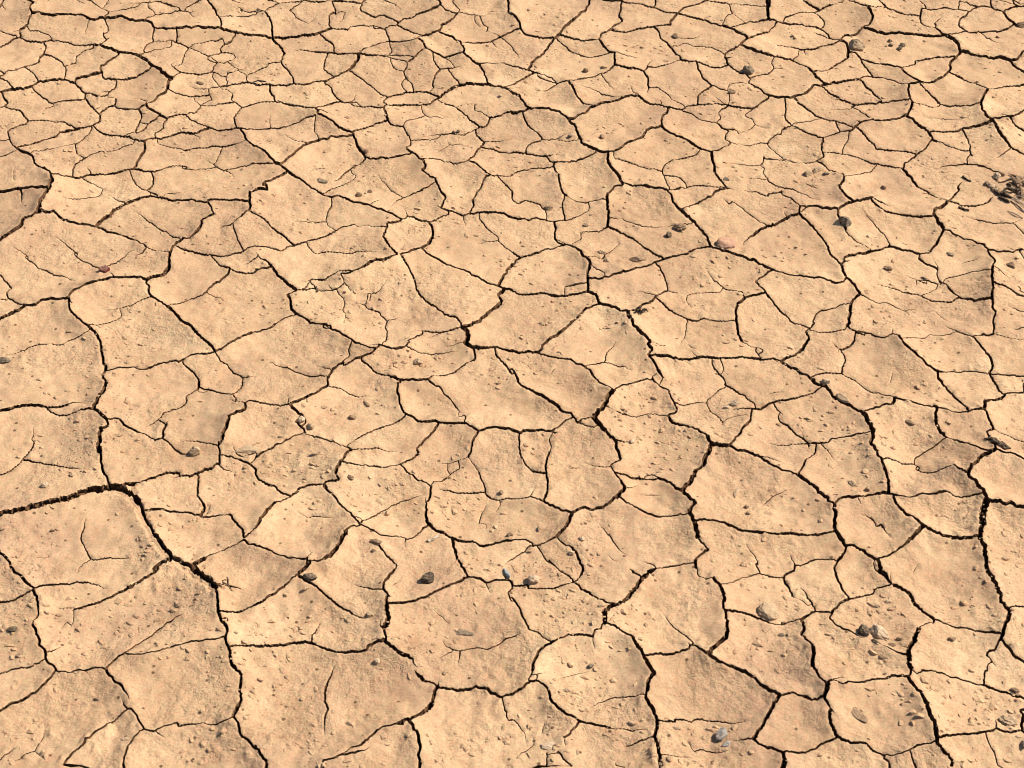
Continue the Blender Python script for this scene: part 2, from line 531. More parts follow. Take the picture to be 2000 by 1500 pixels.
1.5 70 60 73 63 75.5 66 76 68.5 80 71
3.5 98.5 81 92 81.5 86 84 80 86 73 87.5 67 89 62 91 57 94 50 97 44 99
3 98.5 81 104 83 109 84.5 116 85 120 87
2 115 80 117 83 115 85
4 44 65 47 70 48.5 75 50 80
3 50 80 55 84 60 88 64 90.5
4.5 0 75 5 78 9 82 12 87 15 88.5
4 0 90 7 90 15 88.5 22 89 30 90 36 92.5 41 96 44 99
2.5 0 52.5 6 54.5 12 56.5 18 57.5 25 59 31 61.5 35 65.5
2.5 0 68 5 65 11 61.5 17 58
1 20 60 28 63.5 35 65.5
2 35 66 31 68.5 26 71 18 72
1.5 0 37 3 41 6 46
4.5 44 99 49 103.5 52 110 55 116.5
5 55 116.5 62 119.5 68 122.5 75 123
4 122 87 121 91 118 94 116.5 97 117 101
4 116 102 109 105 105 107 102 111 96 114 90 117 85 120 80 122.5 75 123.5
4.5 116 102 122 106 130 109 136 111.5 142 115 148 118 156 120.5
3.5 157 120 162 119 167 116.5 171 114
2.5 171 114 177 113.5 185 114.5 193 111.5 200 111
5 156 120.5 156 126 157.5 132 158 138
3 158 138 163 143 167 148 168 150
2.5 8.5 91 11 97 15 101.5 20 105.5 24 110
2.5 24 110 18 112.5 13 115 11 118 11 121
2.5 0 120 10 121.5 19 123 27 124
3 27 124 30 128.5 32 130
1.5 24 110 28 111 33 110 38 109.5 41 108 45 108
1 36 111 43 113 50 113
1.2 27 124 33 123 37 121.5
2.5 32 130 40 129 50 127.5 58 125.5 65 123
3 0 136.5 6 134.5 14 133.5 22 133.5 31 134
4 33 130 33 135 36 140.5 37 146 38 150
5 75 124 75 129 76 134 80 139 84 143 86 147.5
3 86 147.5 93 148 102 149.5
4 86 147.5 86 150
1.5 80 127 90 128.5 97 130 107 133 117 134.5
2 145 122 137 123.5 128 125 121 128 118 131.5 118 136 119.5 141 121 146 122.5 150
1.2 119 138.5 126 139 131 141 135.5 145
2 128 150 137 148 147 147.5 157 149 166 149
2 168 148.5 172 150
2 197 123 196 128 194 130
1.2 194 130 186 131 178 129.5 171 129
1.5 194 130 197 133 196 137 200 141
1.2 184 141 191 140.5 197 142 200 141
1.2 197 125 200 125.5
T 1500 0
4.5 0 0 1 6 0 10 0.5 17.5
3 0.5 17.8 7 18.3 13 19 20 19.5 30 20.5 40 22
2.5 40 22 44 24.5 46.5 28 48 31
2 48 31.5 56 33
1.5 36 26 42 28 48 31.5
2.5 6.5 18.5 5 22 0 26.5
3 28 0 34 3.5 41 7
3 41 7 47 4 53 3 58 2 60 0
2.5 41 7 36 8.5 27 9.5 20 11.5 14 14.5 12 18
2 36 9 41 13 44 17 44 20 41 22
2.5 62 0 67 3 72 6 77 9
4.5 77 9 80 13 81 17 80 20
2.5 80 20 76 22.5 72 25 67 27.5 60 28
2.5 60 27.5 58 30.5 56.5 33
1.5 78 9 84 8.5 85.5 7
2 85.5 7 92 7 99 8.5 107 11 118 12
2 86 0 89 3 92 7
3 120 6.5 119 11 118.5 15 121 19.5 124 21 130 23
2 119 0 122 3 123.5 6.5
2 120 6.5 126 7.3 131 7 138 5.5 144 7 150 7.5 156 8
2 150 0 148.5 7
1.5 150 1 156 2 163 5
2.5 174 0 174 4 176 7 180 8.5 184 9.5
2.5 176 6.5 170 5.5 164 5.5 158 8 155 11.5 150 15 149 20.5 152 23.5 156 26
3 200 5 193 5.5 188 7 184 9.5
2.5 191 0 192 3 195 5
5 184 10 186 15 190 19 194 22 200 24
1.5 136 13 132 16.5 130.5 18
2.5 130 18 131.5 20 130.5 23
4 130 23 134 26 138 29.5
2.5 140 29.5 147 28 154 26 160 26.5 168 26.5 176 26.5 182 26.5 186 25 190 23
1.2 166 27 170 31 176 34 182 36.5
3.5 75 24 82 26 89 27.5 97 27.3 105 28 115 28.7 125 29.5 138 29.5
5 138 29.5 143 32.5 147 36.5 149 40.5 150 42.5
4 152 42.5 158 44 165 46 172 47.5 180 47.5 187 48.5 194 48.5
3.5 194 48.5 197 46 198 43.5 200 43
3.5 189 49 193 54 200 58
5 56.5 33 61 35.5 63 39 62.5 43.5
3.5 63 40.5 69 41.5 74 46 80 48 87 50 94 51.5 100 53 103 54.5
3 63 44.5 57 48 52 51 48 53.5 43 56 36 57
1.5 0 35.5 9 36.5 18 37.5 26 38.5 34 39 43 37 52 35.5 56 33.5
1 28 39 29.5 43
1 24 41 23 44 20 46.5
2.5 0 45.5 7 46.5 15 47 20 47.5 26 51 31 54
4 31 54 35 58 38 61.5 42 65 46 66.5
1.5 4.5 47 3 50.5 4.5 54 0 58
1 4.5 53.5 12 53.5
3 46 66.8 52 65 60 63.5 67 62 71.5 61.5
2 71.5 61.5 75 59.5 82 60 90 60.5 97 63 104 67 110 69.5
2.5 73 47 75 51 78 54.5 82 59.5
2.5 71.5 62 77 67 82 71.5 86 76 89 80
2.5 104 54.5 110 52.5 115 49.5 115 47
3 115 47 122 46.5 130 45.5 138 45.5 145 45.3
5 150 43 147 46
4 146 47 142 49.5 142 55 140 59 136 63
3 136 63 129 65 122 67 117 68
3.5 104 55 107 59 112 63 118 67.5
2.5 141 58 149 60.5 156 63 162 66 167 70 171 72.5
2.5 171 72.5 177 71.5 184 69 192 67.5 200 66.5
4 117 68 113 69 110 69.5 109 74 110 80
2.5 118 69 124 73 130 77 136 81.5 145 83.5 155 85 165 86.5
5 171 73 168 79 166 85 166 90 169 94 174 98
3.5 174 97 182 96.5 190 95.5 197 93 200 91
4 46 67 41 68 36 68.5 32 73 28 76.5
3.5 28 76.5 22 78 17 79.5 9 79.5 0 78.5
2.5 42 69 48 73 54 76 61 78.5 68 81
2.5 65 83 69 81 76 79.5 83 80 90 80.3 99 80.5 109 81.5
2.5 67 83.5 73 88 78 92 82 96.5
1 47 85 64 85.5
3 110 80 113 84
2 113 84 119 83 127 84.5 134 82
4 112 84 111 88 109 92 107.5 93.5
3.5 107.5 93.5 101 95.5 94 97 87 97 80 97 72 99
2.5 20 79.5 26 83 33 86.5 38 90 45 93 53 95.5 58 97.5 63 99.5
2.5 13 80 14 86 13 91 15 95 20 99 26 102 33 105.5 42 109
1 20 96 30 95 38 93.5 43 92
2.5 18 98.5 12 100 10 104 4 106 1 109 0 111
2 53 96 54 100 56 104
2 42 109 49 106.5 57 104 63 105
3.5 72 99 68 102 64 105.5
1.5 63 105.5 62.5 110 60 114 58 119
1.5 68 97 72 99
2.5 69 103 75 107 80 112 85 117 91 118 100 117.5 108 118 117 120
4.5 108 94 115 98 121 101.5 125 105 129 109.5 132 111
1.5 132 111 140 114 148 116.5 158 118
2 126 104.5 133 103.5 142 103 149 102
3 149 102 154 100.5 162 100 175 99
1.2 125 93 134 93 142 93.5 149 95
5 174 98 179 104 183 110 189 116.5
3 189 116.5 194 118.5 200 121
2 188 96 193 100.5 200 103.5
2 189 117.5 184 121 178 124
2.5 152 101.5 156 108 158 114 158 119 160 122.5
2 158 121 155.5 124 156 128
3 128 109.5 125 113 123 116 118 119 115 122 110 125.5 107 128.5 105.5 132.5
2 43 122 52 121.8 60 122.5 68 124 77 127 86 129.5 95 132 105 133.5
1.5 85 129.5 81 134 74 137 66 140 60 142
3.5 43 109.5 42 115 42 120 43 125
2 43 126 37 128
2 0 125 10 126 20 128 28 129 37 128.5
2 0 114 5 119 10 123 13 126.5
3 37 128 43 131 47 134.5 52 137 57 140 59 143
4 59 143 58 146.5 56 150
4.5 105 134 110 139 113 143 117 147
2.5 117 147 121 147.5 126 150
2.5 130 132 136 130.5 142 129 151 128.5 160 128.5 167 130 175 133 183 136 192 139
2.5 148 146 151 142.5 154 141
2.5 147 150 150 147
2.5 0 143 6 146 13 148.5 20 149.5
2 28 144 34 148 38 150
T 0 375
5 0 4 8 3.5 15 2.8 22 3.3 30 3.7 37 4.3
3 15 1.5 18 5 18 9 17.5 13
7 42 0 40 5 37 10 33 16 31 22
4 32 22.5 27 24 20 26
6 20 26 17 30 12 34 6 37.5 0 41.5
4.5 32 22.5 38 21.5 43 20.5 47 23 54 25 62 26 70 26.5 75 27.5
4 75 27.5 80 29 83 31.5 88 33 93 34 98 36.5 103 39.5 108 42.5 112 45.5 115 48
2.5 115 48 121 49.5 128 50.5 133 51
2 115 49 111 52 106 53.5
6 75 27 80 23 85 20 91 15.5 97 11.5 103 9 110 6
4 110 6 117 5 124 6 132 7.5 140 8.5 150 9 156 11.5 163 12
3.5 163 10.5 172 10.5 182 11.5 193 12
1.2 50 8 60 7.5 70 5.5 78 3
2 86 3.5 92 7 98 10
2 114 0 118 2 123 4
1 127 5 131 3 143 2.5
1.2 117 5 118 2
2 107 17.5 113 21.5 119 26 125 30 131 33 135 38 140 39.5
5 195 5 196 10 195.5 18
3 200 4 196 6 195 9
4 195 19 190 22.5 185 27
1.5 185 27 180 29 171 30.5
2 196 20 200 21
3.5 163.5 13 166 17 167 21 163 23.5 158 26
5 158 26 158 32 155 36 151 38.5
3 151 38.5 146 40 143 40
5 144 40 139 44 136 47 134 51
6 134 51 133 57 132 63 129 67
5 129 67 122 70 116 72.5
4 116 73 110 71.5 103 72 96 72.5 90 73 84 74 78 76.5 69 79 63 82 57 86 55 88.5
2.5 138 47 146 48 155 49 165 50 175 51 183 50 190 48 195 45.5 200 44.5
2 183 30 184.5 35 187 41 190 47
2.5 165 50 168 54.5 173 60 180 62 187 64.5 193 64 200 62
4 180 62.5 177 67 172 71 166 75 162 80
2.5 162 80.5 157 83 150 85.5 141 88.5 131 92.5
1 163 82 170 84 177 86.5
1.2 200 54 190 58
2 43.5 35.5 50 40 56 45 61 49
2 58 49 62 53 68 56.5 74 60 80 62.5
1.5 83 61 86 58.5 91 57 97 53.5 102 50 108 49
2.5 86 67 89 70 90 72.5
1.2 10 44.5 17 47 22 51
2 20 52 26 56 31 61 37 63 41 65.5 47 67 51 68 56 71 60 73
3 0 65 4 70 9 76 6 80 6.5 84.5
3 6.5 84.5 11 87 16 91 21 94
1.5 0 85.5 6 86
4 55 89 48 90 41 89 34 90 29 93 21 94
5 21 94 15 97 8 100 0 103.5
4 55 90 55 94 56 99
3 55 89.5 58 94
4 56 99 60 103 65 107 70 110
5.5 70 110 73 113 77 117 79 123 80 130 81 135 83 139 83 142
5 83 142 81 146 81.5 150
1.5 70 113 63 115.5 55 117 47 120 35 119.5 27 121.5 18 125 10 127.5 4 128
3.5 83 142 91 140.5 98 139 104 138.5 109 140 115 140 121 137 127 135.5 134 134 141 134 147 131 154 129 162 129 168 127
4 115 75 117 78 117 82 118 85
3.5 118 85 123 88 128 90.5 131 93
5.5 131 93 136 97 139 102 143 106
4.5 143 106 149 109 154 114 160 118.5 164 122 168 126
1.2 118 86 111 87.5 105 91 98 92.5 91 94 86 94.5
1 94 94 95 99 87 104 79 107 71 109
4 168 127 173 125 178 122 183 118.5 190 115 200 110.5
2.5 169 128 172 132.5 177 135.5 181 139 182.5 142 187 143.5 190 146
2 190 146 189 150
1.5 190 145.5 195 145.5 200 144
3 144 136 149 140 153 144 156 150
T 500 375
5 0 4 5 3 9 3 8.5 0
4 45 0 50 3.5 55 6 59 7.5
3.5 59 7.5 65 6.5 71 9 78 11.5 85 13 92 15.5 100 18.5 108 21.5 115 24.5
1.5 52 4 58 0
1.2 90 13 93 10 97 7.5
1.5 59 8 59 13 56 17 55 22 57 26.5 62 30.5
1 55 23.5 42 23.5 29 23
2.5 0 21 7 24 12 28.5 17 32 21 34 25 37.5 30 41.5
2.5 30 41.5 38 39 47 36.5 54 34 60 31.5 68 28 77 26.5
1.5 77 26.5 81 28.5 88 28.5 94 30.5 102 31.5
2.5 30 41.5 24 43 20 46.5
2.5 0 45 8 44.5 14 45.5 20 46.5
1.5 40 40.5 43 45 47 47.5 54 46.5 60 46.5 66 47.5 72 48.5 79 47.5 85 48 92 50
3.5 0 50 4 54 10 56.5 13 60
5 13 60 17 65 22 70 27 75 32 78.5
2.5 0 61 6 60 11 59.5
2 32 78.5 38 78 42 77 47 76
2.5 32 79.5 28 80 25 81
5 25 81.5 27 87 28 93 32 97
3.5 0 111 7 109 13 107 17 103 24 100 31 97.5
4 32 97.5 38 101 43 105 49 107 55 108 59 110
3.5 53 110 58 112 63 113.5 69 117 75 120.5
3.5 75 121 82 124.5 88 126.5 94 128.5
2 36 78 40 74.5 43 70
2.5 37 71 44 69.5 54 70 60 67.5 67 66 74 67
3.5 67 69 74 68.5 80 66.5 85 65 89 62.5 96 60 103 58.5 110 55.5
2 44 73 47 76 48 79
1.5 67 70 69 74 64 77.5 65 81 69 85 69 90 68 93.5
1.5 69 74 72 76 74 79
1.2 56 74 60 78 64 77.5
1.2 64 77.5 55 78 46 76.5
1 68 94 70 98 69 103
1.5 102 71 97 78 90 81 88.5 86
1.5 88 80.5 86 87.5 85 89
1 78 88.5 85 89
2 85 89 88 92.5 96 94 98 97 102.5 101
1 102 101 112 98
2.2 102.5 101 101 106 102.5 111 102 117 100 121 99 125
3 115 24.5 117 22 119 21 126 22.5 134 25 138 24
1.5 116 14 118 19 118 21
3.5 138 24 144 21 150 19
3.5 115 24 111 26.5 103 28.5
4 103 28.5 101.5 34 100 38 102 44 106 50 111 54.5
4.5 136 26.5 138.5 31 138 36
6.5 138 36 136 41 132 45 130 47
4 130 47 124 49 119 51.5 113 54
4.5 111 54.5 105 58 98 60 92 61 87 64
3 114 55 118 60 122 66 124.5 72 126 78 130 83 135 87 139 90.5
3 138 88 143 93 149 98 156 100.5 159 104 160.5 110
4 130 48 135 51.5 142 55.5 150 59.5 157 61.5 163 63.5 172 67.5 181 71.5 189 74
4.5 189 74 194 75 200 76
5.5 200 56.5 196 61 193 67 189 73
6 194 76 190 80 191 86 188 90
5.5 188 90 183 94 177 100 171 105 165 109 161 110
2.5 161 110 152 111 144 112 135 115
1.5 143 111.5 135 109.5 124 109
2.5 130 111.5 126 115 121 119 117 121
3.5 120 122 116 126 110 128.5 103 127.5 97 125.5
2 96 125 89 123.5
1.5 117 125 124 127 132 128 145 128 157 128.5
9 161 110 165 114 166 119 163.5 124
9 164 124 169 127 175 127.5
5 175 127.5 182 126 190 125.5 200 127
1.2 163 122.5 156 123.5 148 123.5
4 97 125 94 129 90 132 84 134.5 78 136
3.5 78 136 74 138.5 69 140.5
2 75 122.5 72.5 128 73.5 131 70 136 68 138.5
4 69 138.5 62 142 59 145 56 150
2 9 134 16 135.5 22 137 28 139.5 35 142.5 42 145 48 146 55 147.5
1.2 47 138 53 140 58 142.5
3 83 137 89 140 95 144 102 147 108 150
4.5 170 127 171 133 171 136
3 171 136 164 138 156 143 147 147 138 150
3 187 128 188 132 193 137 197 142 200 146
3.5 200 20.5 192 18.5 185 18 178 17 172 17.5 166 18.5 161 20
3.5 161 20 156 17.5 150 16 145 15 141 13
3.5 143 0 145 4 148 7.5 146.5 11 145 14
3 173 0 171.5 3 170 7 170 12 167 17.5
2 106 12.5 110 8 115 5 122 2.5 130 0.5
1.5 107 0 114 4.5
1 162 21 163.5 27
2 175 22 179 27 184 31.5 189 35.5 189 38.5 195 43 200 46.5
1 189 38 181 39 173 40
T 1000 375
4 38 0 40 4 43 6
2 43 6 49 8 56 9 64 8.5 72 9
2.5 41 6 39.5 12 41 20
2 0 5.5 5 8.5
1.5 10 6.5 17 8 22 9.5 25 13 27 16 27 20
3.5 0 20.5 7 22 14 22.5 20 21 27 23 32 23.5
3 32 23.5 38 22.5 44 21.5 50 19
1.5 50 19 55 17 60 14
4 82 0 78 2.5 75 5
5.5 74.5 5 74 11 75 17 75 23 74.5 27.5
2.5 74 28 69 30 62 30.5 51 31
2 76 21.5 85 22 93 24.5 100 26.5 110 27.5 120 27 130 26.5 140 25.5
3.5 106 0 115 1 121 2.5
3.5 121 2.5 124 6 126 12 131 16.5
4 131 16.5 137 20.5 143 25.5 148 31 152 36
4.5 152 36 153 40 155 46
2.5 123 2 131 0
3 131 16.5 138 14 145 10.5 151 8 156 7
4 156 7 158 3.5 163 0.5 166 0
2 180 0 190 0.5 195 2.5 200 4
3 76 28 83 31 90 34.5 96 38 102 43 110 49 118 54
1.2 165 7 170 10.5
1.5 172 9 179 13.5 187 20 194 25 199 28.5
5 200 28.5 194 31.5 188 35.5 183 39 180 44
5 155 46 162 48 169 50 175 52 181 54 186 57
4.5 188 56 194 59 200 62.5
3 155 46 148 45.5 142 47
4 142 47 137 50 130 51.5 123 53 117 55
3.5 117 55 110 58 103 60.5 96 63 89 65.5 82 67 76 69.5 68 70.5 60 70
3.5 33 24 34 30 33.5 36 36 41 42 43.5
1.5 36 38 42 42.5
3 0 46.5 4 49.5 7.5 52
4 42 43.5 35 45.5 27 47 19 49.5 12 51 7 52
5 7 52 3 54 0 57.5
5.5 43 43 48 46 53 50 56 53.5 60 57 61 60
1.5 46 43.5 50 40 54 36.5
1.5 59 54 64 52.5 70 53.5
1.2 84 40 78 46 73 49
1.5 61 59.5 66 63 72 65
5.5 61 60 59 66 59 72 60 78 59 80
4 0 76.5 5 79 12 80 19 80 24 79 30 81 37 82.5 46 82 54 81.5 60 80.5
1.5 42 74 50 74 56 73.5
1.2 41.5 74 41 79
6 60 80.5 65 83 67 86.5 67 89.5 69 91.5
6 69 91.5 74 93.5 80 96 85 99 90 99.5
2.5 112 57.5 116 62 119 68 121 73 121.5 78.5
3 121.5 79 116 83 112 87
4 112 87 107 92 101 95 97 98
2 97 99 90 99.5
1.2 97 79.5 104 82 111 86
1.2 122 79 131 80.5
1 137 81.5 144 79.5 155 80 162 80
1 137 81.5 136.5 86 140 91.5
3 112 88 119 92 126 96 132 98.5 138 100.5 144 101
2.5 138 100.5 145 101 150 99.5 158 101 165 102 175 102.5
2 152.5 64 157 69.5 163 74 170 78 178 80.5
2.5 179 80 180 84 182 86
3 200 65.5 195 69 190 72 
3 190 72 194 77 198 82 200 85
3.5 182 86 188 84 196 83
5 182 86 176 90.5 175 95 175 102.5
5 175 102.5 176 108 178 113 180 117
2 180 117 186 119.5 192 121.5 196 123 194 125
2.5 190.5 123 192.5 127 194.5 130.5
1.2 136 105 135.5 112 133 117 131 120
1.2 109 123.5 116 124 124 124
1 138 121 142 124
6.5 90 99.5 92 106 95 111.5 100 116.5 104 120 108 123.5
5 108 123.5 106 126 108.5 130 106 133.5
4.5 106 134 113 134 121 134 130 135 138 134 144 132 151 131.5 160 132 170 131.5 180 130 190 130.5 200 131.5
5 69 91.5 63 93.5 56 97 52 101.5
5.5 52 101.5 46 106 40 111.5 34 115.5 29 118
5 29 118 25 122 21 127
5 0 126 6 128.5 12 127 20 127.5
4 20 128 28 131 36 133 43 134.5 50 137.5 57 141.5
5 57 141.5 60 145 63 150
2 57 141 64 138 72 136
2 72 136 73.5 130 75 126 79 122.5 81 119.5
2 72 136 80 137.5 88 140 93 142
1.2 30 145 34 140
4.5 106 134 110 138 113 143 115 146.5 118 150
2.5 115 146 110 148 109 150
4 0 142 3 148 4.5 150
2 156 136 160 141 165 146 167 150
1.5 163 134 165 138 164 142
1 140 127 144 131
T 1500 375
2 0 2 10 1
2.5 10 0 11 3 17 7 21 11 24.5 15.5
1.5 20 0 27 3 34 6.5 40 9
4.5 55 0 56 4 60 9 66 13.5
4 66 13.5 73 11.5 81 9.5
1 81 9 85 4
2 81 9.5 88 11.5 95 12.5
2.5 80 11 86 14.5 95 16.5 104 17.5 115 20 127 21
3.5 66 13.5 60 15.5 56 17.5 54 19.5
3.5 24.5 15.5 24 21
2 24.5 15 29 16 26 19
3.5 29 16.5 35 15.5 41 17 48 18.5 54 19
5 24 21 17 22.5 12 25 6 27 0 29
1.5 14 22 12 18
5 54 20 55 25 57.5 29 60 32
2 60 33 66 38 72 41.5 77 45 80 47
2 75 18 80 22.5 86 28 91 35 95 42
2.5 125 0 132 4 140 7
3.5 147 0 144 4 140 8
2.5 141 7 150 9.5 158 10.5 166 10 172 7
3 172 7 176 2.5
6 140 8 137 11.5 131 15.5 129 18
6 129 18 131 23 135 27.5 137 31
5 137 31 135 36 132 41 128 45.5 126 49
3.5 94 43 102 45 110 47 119 49.5 126 49
3.5 94 43.5 88 46 81 48
4 81 48 75 50 68 51.5 63 53 59 55.5
3 64 56 58 58
4 137 31.5 142 33 146 36.5 152 38.5 158 40.5 164 43.5 168 46 171.5 49
3.5 171.5 49 180 50 190 50.5 195 49.5 200 49
1.5 195 50 200 55
4 24.5 22 30 26 35 31.5 40 37 44 42
4.5 44 42 46 47 49 53 54 57.5 57 60
6.5 57 60 59 66 60 70
5.5 60 70 65 74 68 78 71 83
3.5 0 62.5 7 65.5 16 68 25 69 33 70.5 41 71.5 47 74 53 75.5 58 74
4 0 66 4 64
2.5 0 84 5 89 10 94 15 97 18 102 25 105.5 33 108.5
5 71 83.5 66 88 64 92
5.5 64 92 64 98 63 104 61 108.5
2.5 64 91 56 91.5 49 93 43 94
3 42 93.5 37 97 35 103
3 36 104 32 109 29 111
2 32 110.5 39 112 48 111.5 56 111 60 110 61 108.5
4 29 111 31 115 32 118
6 31 118 26 124 20 128.5 14 131 10 133.5
4.5 0 131.5 6 131.5 10 133.5
4.5 10 133.5 17 138 24 141.5 30 145.5 36 150
1.5 71 83.5 78 85.5 86 88 92 87.5 100 90.5 107 93 110 97
1 108 92.5 116 91
2 84 72.5 92 73.5 100 75.5 108 78 116 79 121 81
2 121 82 128 85.5 136 86 143 86 149 82.5
1.2 121 80 131 75
2.5 118 52.5 122 56 127 58 132 59.5
2 129 54 133 59 132 62 134 68.5
2 109 65 118 68 125 68 130 69.5 135 71.5
1.5 116 68 116 72
1.2 118 68.5 124 70.5
3 135 69.5 140 73 143 77 149 82 155 84.5 163 87 173 88.5
3.5 171 50 173 54 176 58 175 63
5.5 174 65 174 72 174.5 80 174 88
4.5 174 88 175 95 177 99
3 177 99 175 103 176.5 107 175.5 113
2.5 175.5 76.5 183 77.5 188 79 193 82 200 84
1.5 139 67 150 65 161 63.5 172 66
1.2 152 55.5 165 54
1.2 179 65 188 70
1 131 94.5 139 101
2 137 104.5 143 108 148 110.5 153 113.5 159 117
3 175.5 112.5 167 114 160 116.5
1.5 175.5 112 182 113 190 115 200 115.5
3.5 159 117 164 121 168 126 173 130
5 173 130 176 136 173 141
4 172.5 141 176 147 178 150
2.5 172.5 142 180 143 190 143.5 200 145
2 172 142.5 165 141 158 140 150 140.5 143 141.5 137 142.5
3 61 108.5 67 111 75 113.5
2.5 70 111 78 111.5 82 114 88 116.5 97 115.5 101 118
4 101 118 104 123 111 128 117 133 123 138 128 141 136 143
4 132 143 133 147 136 150
2 105 120 110 117.5 117 116 123 115
1.5 123 115 126 112 134 113 141 112 147 110.5
1 96 115 97 109
3 68 112.5 67.5 117.5 64 121 58 123.5 55 124
1.2 50 120 55 124 54 127
3 57 125 60 129 60 134 57.5 139 57.5 144
3 34 147 40 144.5 48 143 57 144 64 146.5 70 150
2 198 21 192 24 195 28 200 33
2 157 19 164 21 172 23.5 180 24 191 24.5
1.2 95 150 97 142
1.2 191 108.5 200 107.5
1.5 187 92 194 95 200 96
T 0 750
5 82 0 84 3
8 84 3 82 10 79 16 75.5 22 74.5 25.5
6 0 23.5 6 22 12 20 18 18.5 25 18 30 18 34 19
4 34 19 40 20 47 19.5 54 18.5
2 54 18.5 60 16.5 65 16.8
2.5 37 21 41 24 48 26 56 26 64 25.5
4.5 64 25 70 25.5 75 26.5
6.5 75 26.5 79 29 84 33
3.5 86 32.5 90 32 94 32
4 94 32 98 36 104 39.5 110 41
3 110 41 116 42.5 119 45 121.5 46.5 127 45
3 127 45 132 48.5 137 52 142 56
1.5 142 56 148 57
4.5 128 44 127.5 40 130 35.5
2 130 36 132 31.5
2 124 30.5 128 33.5
3 154.5 7 150 9.5 146 12 146.5 16 143 19 137 21.5 130 24 127 27 124 30
1.5 124 30.5 119 33 114 35.5
5 156 0 155.5 4 154.5 8
1.5 155 8.5 159 9.5 162 8.5
4 157 5.5 163 7.5 170 9.5 178 11.5 182 12.5
2.5 190 0 189 4 186 8 182 12
3 182 12 185 15.5
3 180 16.5 186 18.5 192 20
3.5 192 20 195 18.5 200 18
5 192 20 191.5 25 186 28 180 32
7 180 32 178 38 176 44 174 50
3 174 50 172 52
2 141 46.5 148 46.5 156 48 162 50.5 171 53
4 171.5 51 172 58 172 64
2.5 173 59 181 59.5 187 61.5
3.5 187 61.5 193 64 198 66.5 200 68
2 196 64 200 60
3 182.5 53 185 57 190 59.5
2 190 59.5 196 58 200 56.5
4 172 65 165 68 158 70 153 72 148 74
3 148 73.5 142 73.5 135 74.5
4.5 140 71 133 70.5 127 72 120 75 114 77.5 108 81 100 82 92 83 86 84
1.5 26 34 26.5 40 25 43.5 27 46
2.5 27 46 24 51 20 55.5 16 60 12 64 7 68 0 70.5
2.5 18 58.5 25 59.5 32 61 38 63 45 64.5 51 66 57 68
1.2 57 68 63 69
5 84.5 34 85.5 38 81 41
9 80 41 79 50 78 58
5 80 55 80 63 81 70 84 76 86 82
12 86 85 80 86 74 87
11 74 87 66 89 58 92 50 94.5 40 97
8.5 40 97 30 100 20 103 10 106 0 109
7 86 85.5 92 85.5 97 87
10 97 86 102 90
11 103 87 107 94 110 98
6 110 98 112 103 113 106
5 113 106 116 112 119 118 121.5 124
8 121.5 124 126 130 132 137 135 141.5
3.5 114 104 122 103 132 102.5 142 103.5 150 104.5 155 105.5
4 155 74 155 80 154.5 86 156 91 159 96
4.5 160 96 159.5 101 157 105.5
3 157 105.5 158 107 165 105.5 172 104.5 179 105
4.5 180 105 183 110 187 115 190 119 191 124
3 191 125 196 121.5 200 118.5
3 190 127 184 129.5 177 132 169 136 161 141
5 161 141 155 145.5 151 148
4.5 192 127 195 130.5 200 131
2 67 108 66 114 64 118
2.5 64 118 64 123 67 130 71 138
2 71 138 75 139.5 82 138.5 91 138 103 138.5
1.5 71 138.5 66 142 62 145 61 149
6 135 141.5 141 143.5 147 146.5 151 148.5
6 134 143 129 145.5 124 148 121 150
6 151 148 156 150
7 0 134 1 138 4 140 7 143
6 7 143 9 147 11 150
2 172 66 176 68.5 183 69.5
T 500 750
3.5 56 0 56.5 4.5
5 56.5 4.5 52 7 48 10
4 48 10 42 13 35 16.5 28 20
1.5 57 5 66 5.5 73 8.5 79 10.5 91 11
3 0 18.5 9 18 18 20 27 20.5
1.5 25.5 20 25.5 13
6 28 21.5 33 25.5 37 29
2.5 37.5 29 39 32 37 35.5
4 32.5 32 34 35.5 37 38 39 42
5 39 42 46 43.5 54 46 62 49 70 51.5 75 54
3.5 0 59.5 7 56 14 52 22 48 29 44 36 41.5
3 72 50 77 46 84 42 92 38 101 35 108 32 115 29.5 117 27.5
2 76 53.5 84 53 93 52 101 54 109 55
5 75 54 71 58 69 62 67.5 66.5
7 67 66.5 64 71 62.5 76
4 63 76 65 80
3 65 81 60 81 55 81.5
3.5 54 83 47 83 41 82.5 34 84.5
4 34 84.5 31 89 28 92
3.5 0 72 3 77 9 80 15 82.5 19 87 24 90 28 92
4 28 92 22 95.5 16 97.5
7 16 97.5 10 103 6 109 3 115 0 119
3 54 83 56 86
4 53 85 57 89 62 94 66 100 72 106 77 111 82 117
3.5 68 66.5 76 67.5 86 68.5 95 69 104 69 112 66.5
4 112 66.5 118 63.5 124 60 127 57
4.5 127 57 126 53 130 49.5 134 45 139 40.5 142 36 142.5 34.5
4 113 66.5 117 71 122 76 128 79.5 134 82 137 84
2.5 137 83 139 79.5 144 79 149 75
2 144 79 148 75 154 71 159 67.5
2 132 89.5 123 92 114 94 106 97.5 100 102 93 106 87 110 83.5 113
3 83.5 113 81.5 117
1.5 79 110.5 84 112.5
5 82 117 87 119.5 93 121.5
3.5 93 121.5 101 123.5 109 123.5 117 124
4 117 125 123 123.5 128 119 133 114.5
1.5 117 125 116.5 131
5 81.5 118 76 119.5 71 123.5
9 71 124 68 130 65 136 62 140
9 62 140 58 144 54 146.5
4 54 146.5 48 147.5 41 148
3.5 0 132 6 133 13 136.5 20 140 28 143 35 145 41 146
4 41 145 40.5 150
1.2 41 144.5 43.5 138 42 135
1.5 33 103.5 40 106 48 106 55 108 60 108.5
4.5 137 83 136.5 88 136 93
5.5 132 93 133 98 133 105 134 110
4 136 92 134 96
6 133 110 137 115 142 117.5 147 119
5 147 119 151 122 156 123 163 124.5
